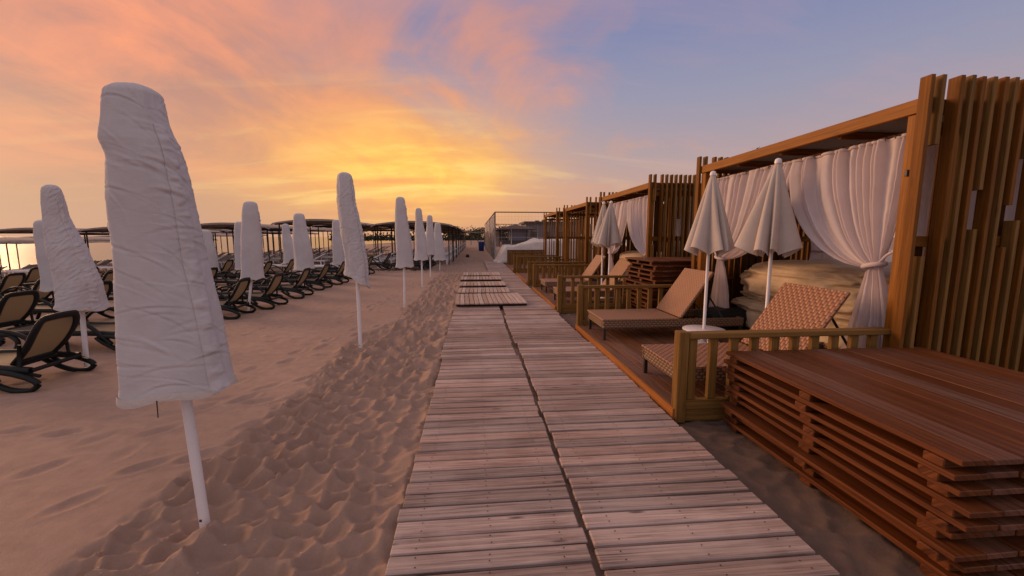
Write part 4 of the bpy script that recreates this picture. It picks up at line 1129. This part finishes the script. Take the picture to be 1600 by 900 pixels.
# block wall and grid fence behind the cabanas
T = thing('block_wall', 'low white block wall running behind the cabanas', 'wall', (8.2, 1, 0))
m = MB()
for r_ in range(6):
    y = -.2 if r_ % 2 else 0
    while y < 24: m.bb(0, .2, y, y+.39, r_*.2, r_*.2+.192, .004); y += .4
m.build('blocks', M['white_plastic'], T)
T = thing('grid_fence', 'white wire grid fence above the block wall behind the cabanas', 'fence', (8.3, 1, 1.2))
m = MB()
for y in np.arange(0, 24, .2): m.tube([(0, y, 0), (0, y, 1.1)], .006, 4)
for z in (.03, .28, .53, .78, 1.05): m.tube([(0, 0, z), (0, 24, z)], .008, 4)
m.build('wire_grid', M['white'], T)
for y in np.arange(0, 24.1, 3):
    m = MB(); m.tube([(.03, y, 0), (.03, y, 1.2)], .03, 6); m.build('post', M['white'], T)

def tree(x, y, h, r, lab, seed):
    rnd = np.random.default_rng(seed)
    T = thing('tree', lab, 'tree', (x, y, 0), 0, 'dark trees on the far shore')
    m = MB(); m.tube([(0, 0, -.3), (.1, 0, h*.3), (.05, .1, h*.6)], [.25, .18, .08], 8)
    for q in range(5):
        a = q*1.3; m.tube([(.08, 0, h*.32), (r*.5*cos(a), r*.5*sin(a), h*.6)], [.1, .04], 6)
    m.build('trunk', M['bark'], T)
    m = MB(); nL = 1500
    cl = [(rnd.uniform(-r, r)*.7, rnd.uniform(-r, r)*.7, h*(.42+.45*rnd.random()), r*(.35+.3*rnd.random())) for _ in range(11)]
    vs = []; fs = []
    for k in range(nL):
        cx, cy, cz, cr = cl[k % 11]; d = rnd.normal(size=3); d /= np.linalg.norm(d); d *= cr*rnd.random()**.4
        c = np.array((cx, cy, cz))+d*np.array((1, 1, .75)); u = rnd.normal(size=3); u /= np.linalg.norm(u); w_ = np.cross(u, rnd.normal(size=3)); w_ /= np.linalg.norm(w_); s = .16+.14*rnd.random()
        o = len(vs); vs += [tuple(c-u*s), tuple(c+w_*s*.6), tuple(c+u*s), tuple(c-w_*s*.6)]; fs.append((o, o+1, o+2, o+3))
    m.add(vs, fs); m.build('crown', M['leaf'], T)
tl = ['dark tree at the far end of the sand lane', 'broad dark tree left of the far kiosks', 'rounded dark tree behind the kiosks', 'dark tree showing above the flat building']
for i, (x, y, h, r) in enumerate(((1, 150, 4.5, 4), (-7, 140, 4.2, 4.5), (8, 130, 4.6, 4), (24, 110, 5.2, 4), )):
    tree(x, y, h, r, tl[i], 90+i)
rnd = np.random.default_rng(5); m = MB(); vs = []; fs = []
for k in range(5000):
    c = np.array((rnd.uniform(-60, 60), rnd.uniform(175, 185), abs(rnd.normal())*1.3)); u = rnd.normal(size=3); u /= np.linalg.norm(u); w_ = np.cross(u, rnd.normal(size=3)); w_ /= np.linalg.norm(w_); s = .6
    o = len(vs); vs += [tuple(c-u*s), tuple(c+w_*s*.6), tuple(c+u*s), tuple(c-w_*s*.6)]; fs.append((o, o+1, o+2, o+3))
m.add(vs, fs); o = m.build('far_thicket', M['leaf']); tag(o, 'low dark thicket along the far end of the beach', 'thicket', kind='stuff')

# bird
T = thing('bird', 'tiny dark bird flying above the nearest cabana roof', 'bird', (12.69, 18, 5.44), .6); T.scale = (.55, .55, .55)
m = MB(); m.tube([(-.16, 0, 0), (-.05, 0, .01), (.06, 0, .015), (.14, 0, .02), (.19, 0, .015)], [.012, .035, .04, .025, .006], 8); m.build('body', M['bird'], T)
for sy in (-1, 1):
    m = MB(); m.add([(.06, sy*.03, .02), (-.05, sy*.03, .02), (-.02, sy*.2, .10), (.05, sy*.22, .11), (-.05, sy*.42, .06), (.01, sy*.40, .065),
                     (.06, sy*.03, .012), (-.05, sy*.03, .012), (-.02, sy*.2, .092), (.05, sy*.22, .102)], [(0, 1, 2, 3), (3, 2, 4, 5), (9, 8, 7, 6)]); m.build('wing', M['bird'], T)

# bits of shell and pebble on the trampled strip
rg = np.random.default_rng(77); m = MB()
for k in range(170):
    y = 1.5+6*rg.random()**1.6; x = rg.uniform(-1.9, -.48) if rg.random() < .7 else rg.uniform(-4, -1.9)
    r = rg.uniform(.0025, .0065); a = rg.uniform(0, pi); z = gh(x, y)+r*.3
    pts = [(x+r*cos(a+q)*1.5*rg.uniform(.7, 1.2), y+r*sin(a+q), z) for q in np.linspace(0, 2*pi, 6)[:-1]]+[(x, y, z+r*.7)]
    m.add(pts, [(i, (i+1) % 5, 5) for i in range(5)])
o = m.build('shell_fragments', M['pale_panel']); tag(o, 'pale shell bits scattered on the trampled sand', 'shells', kind='stuff')
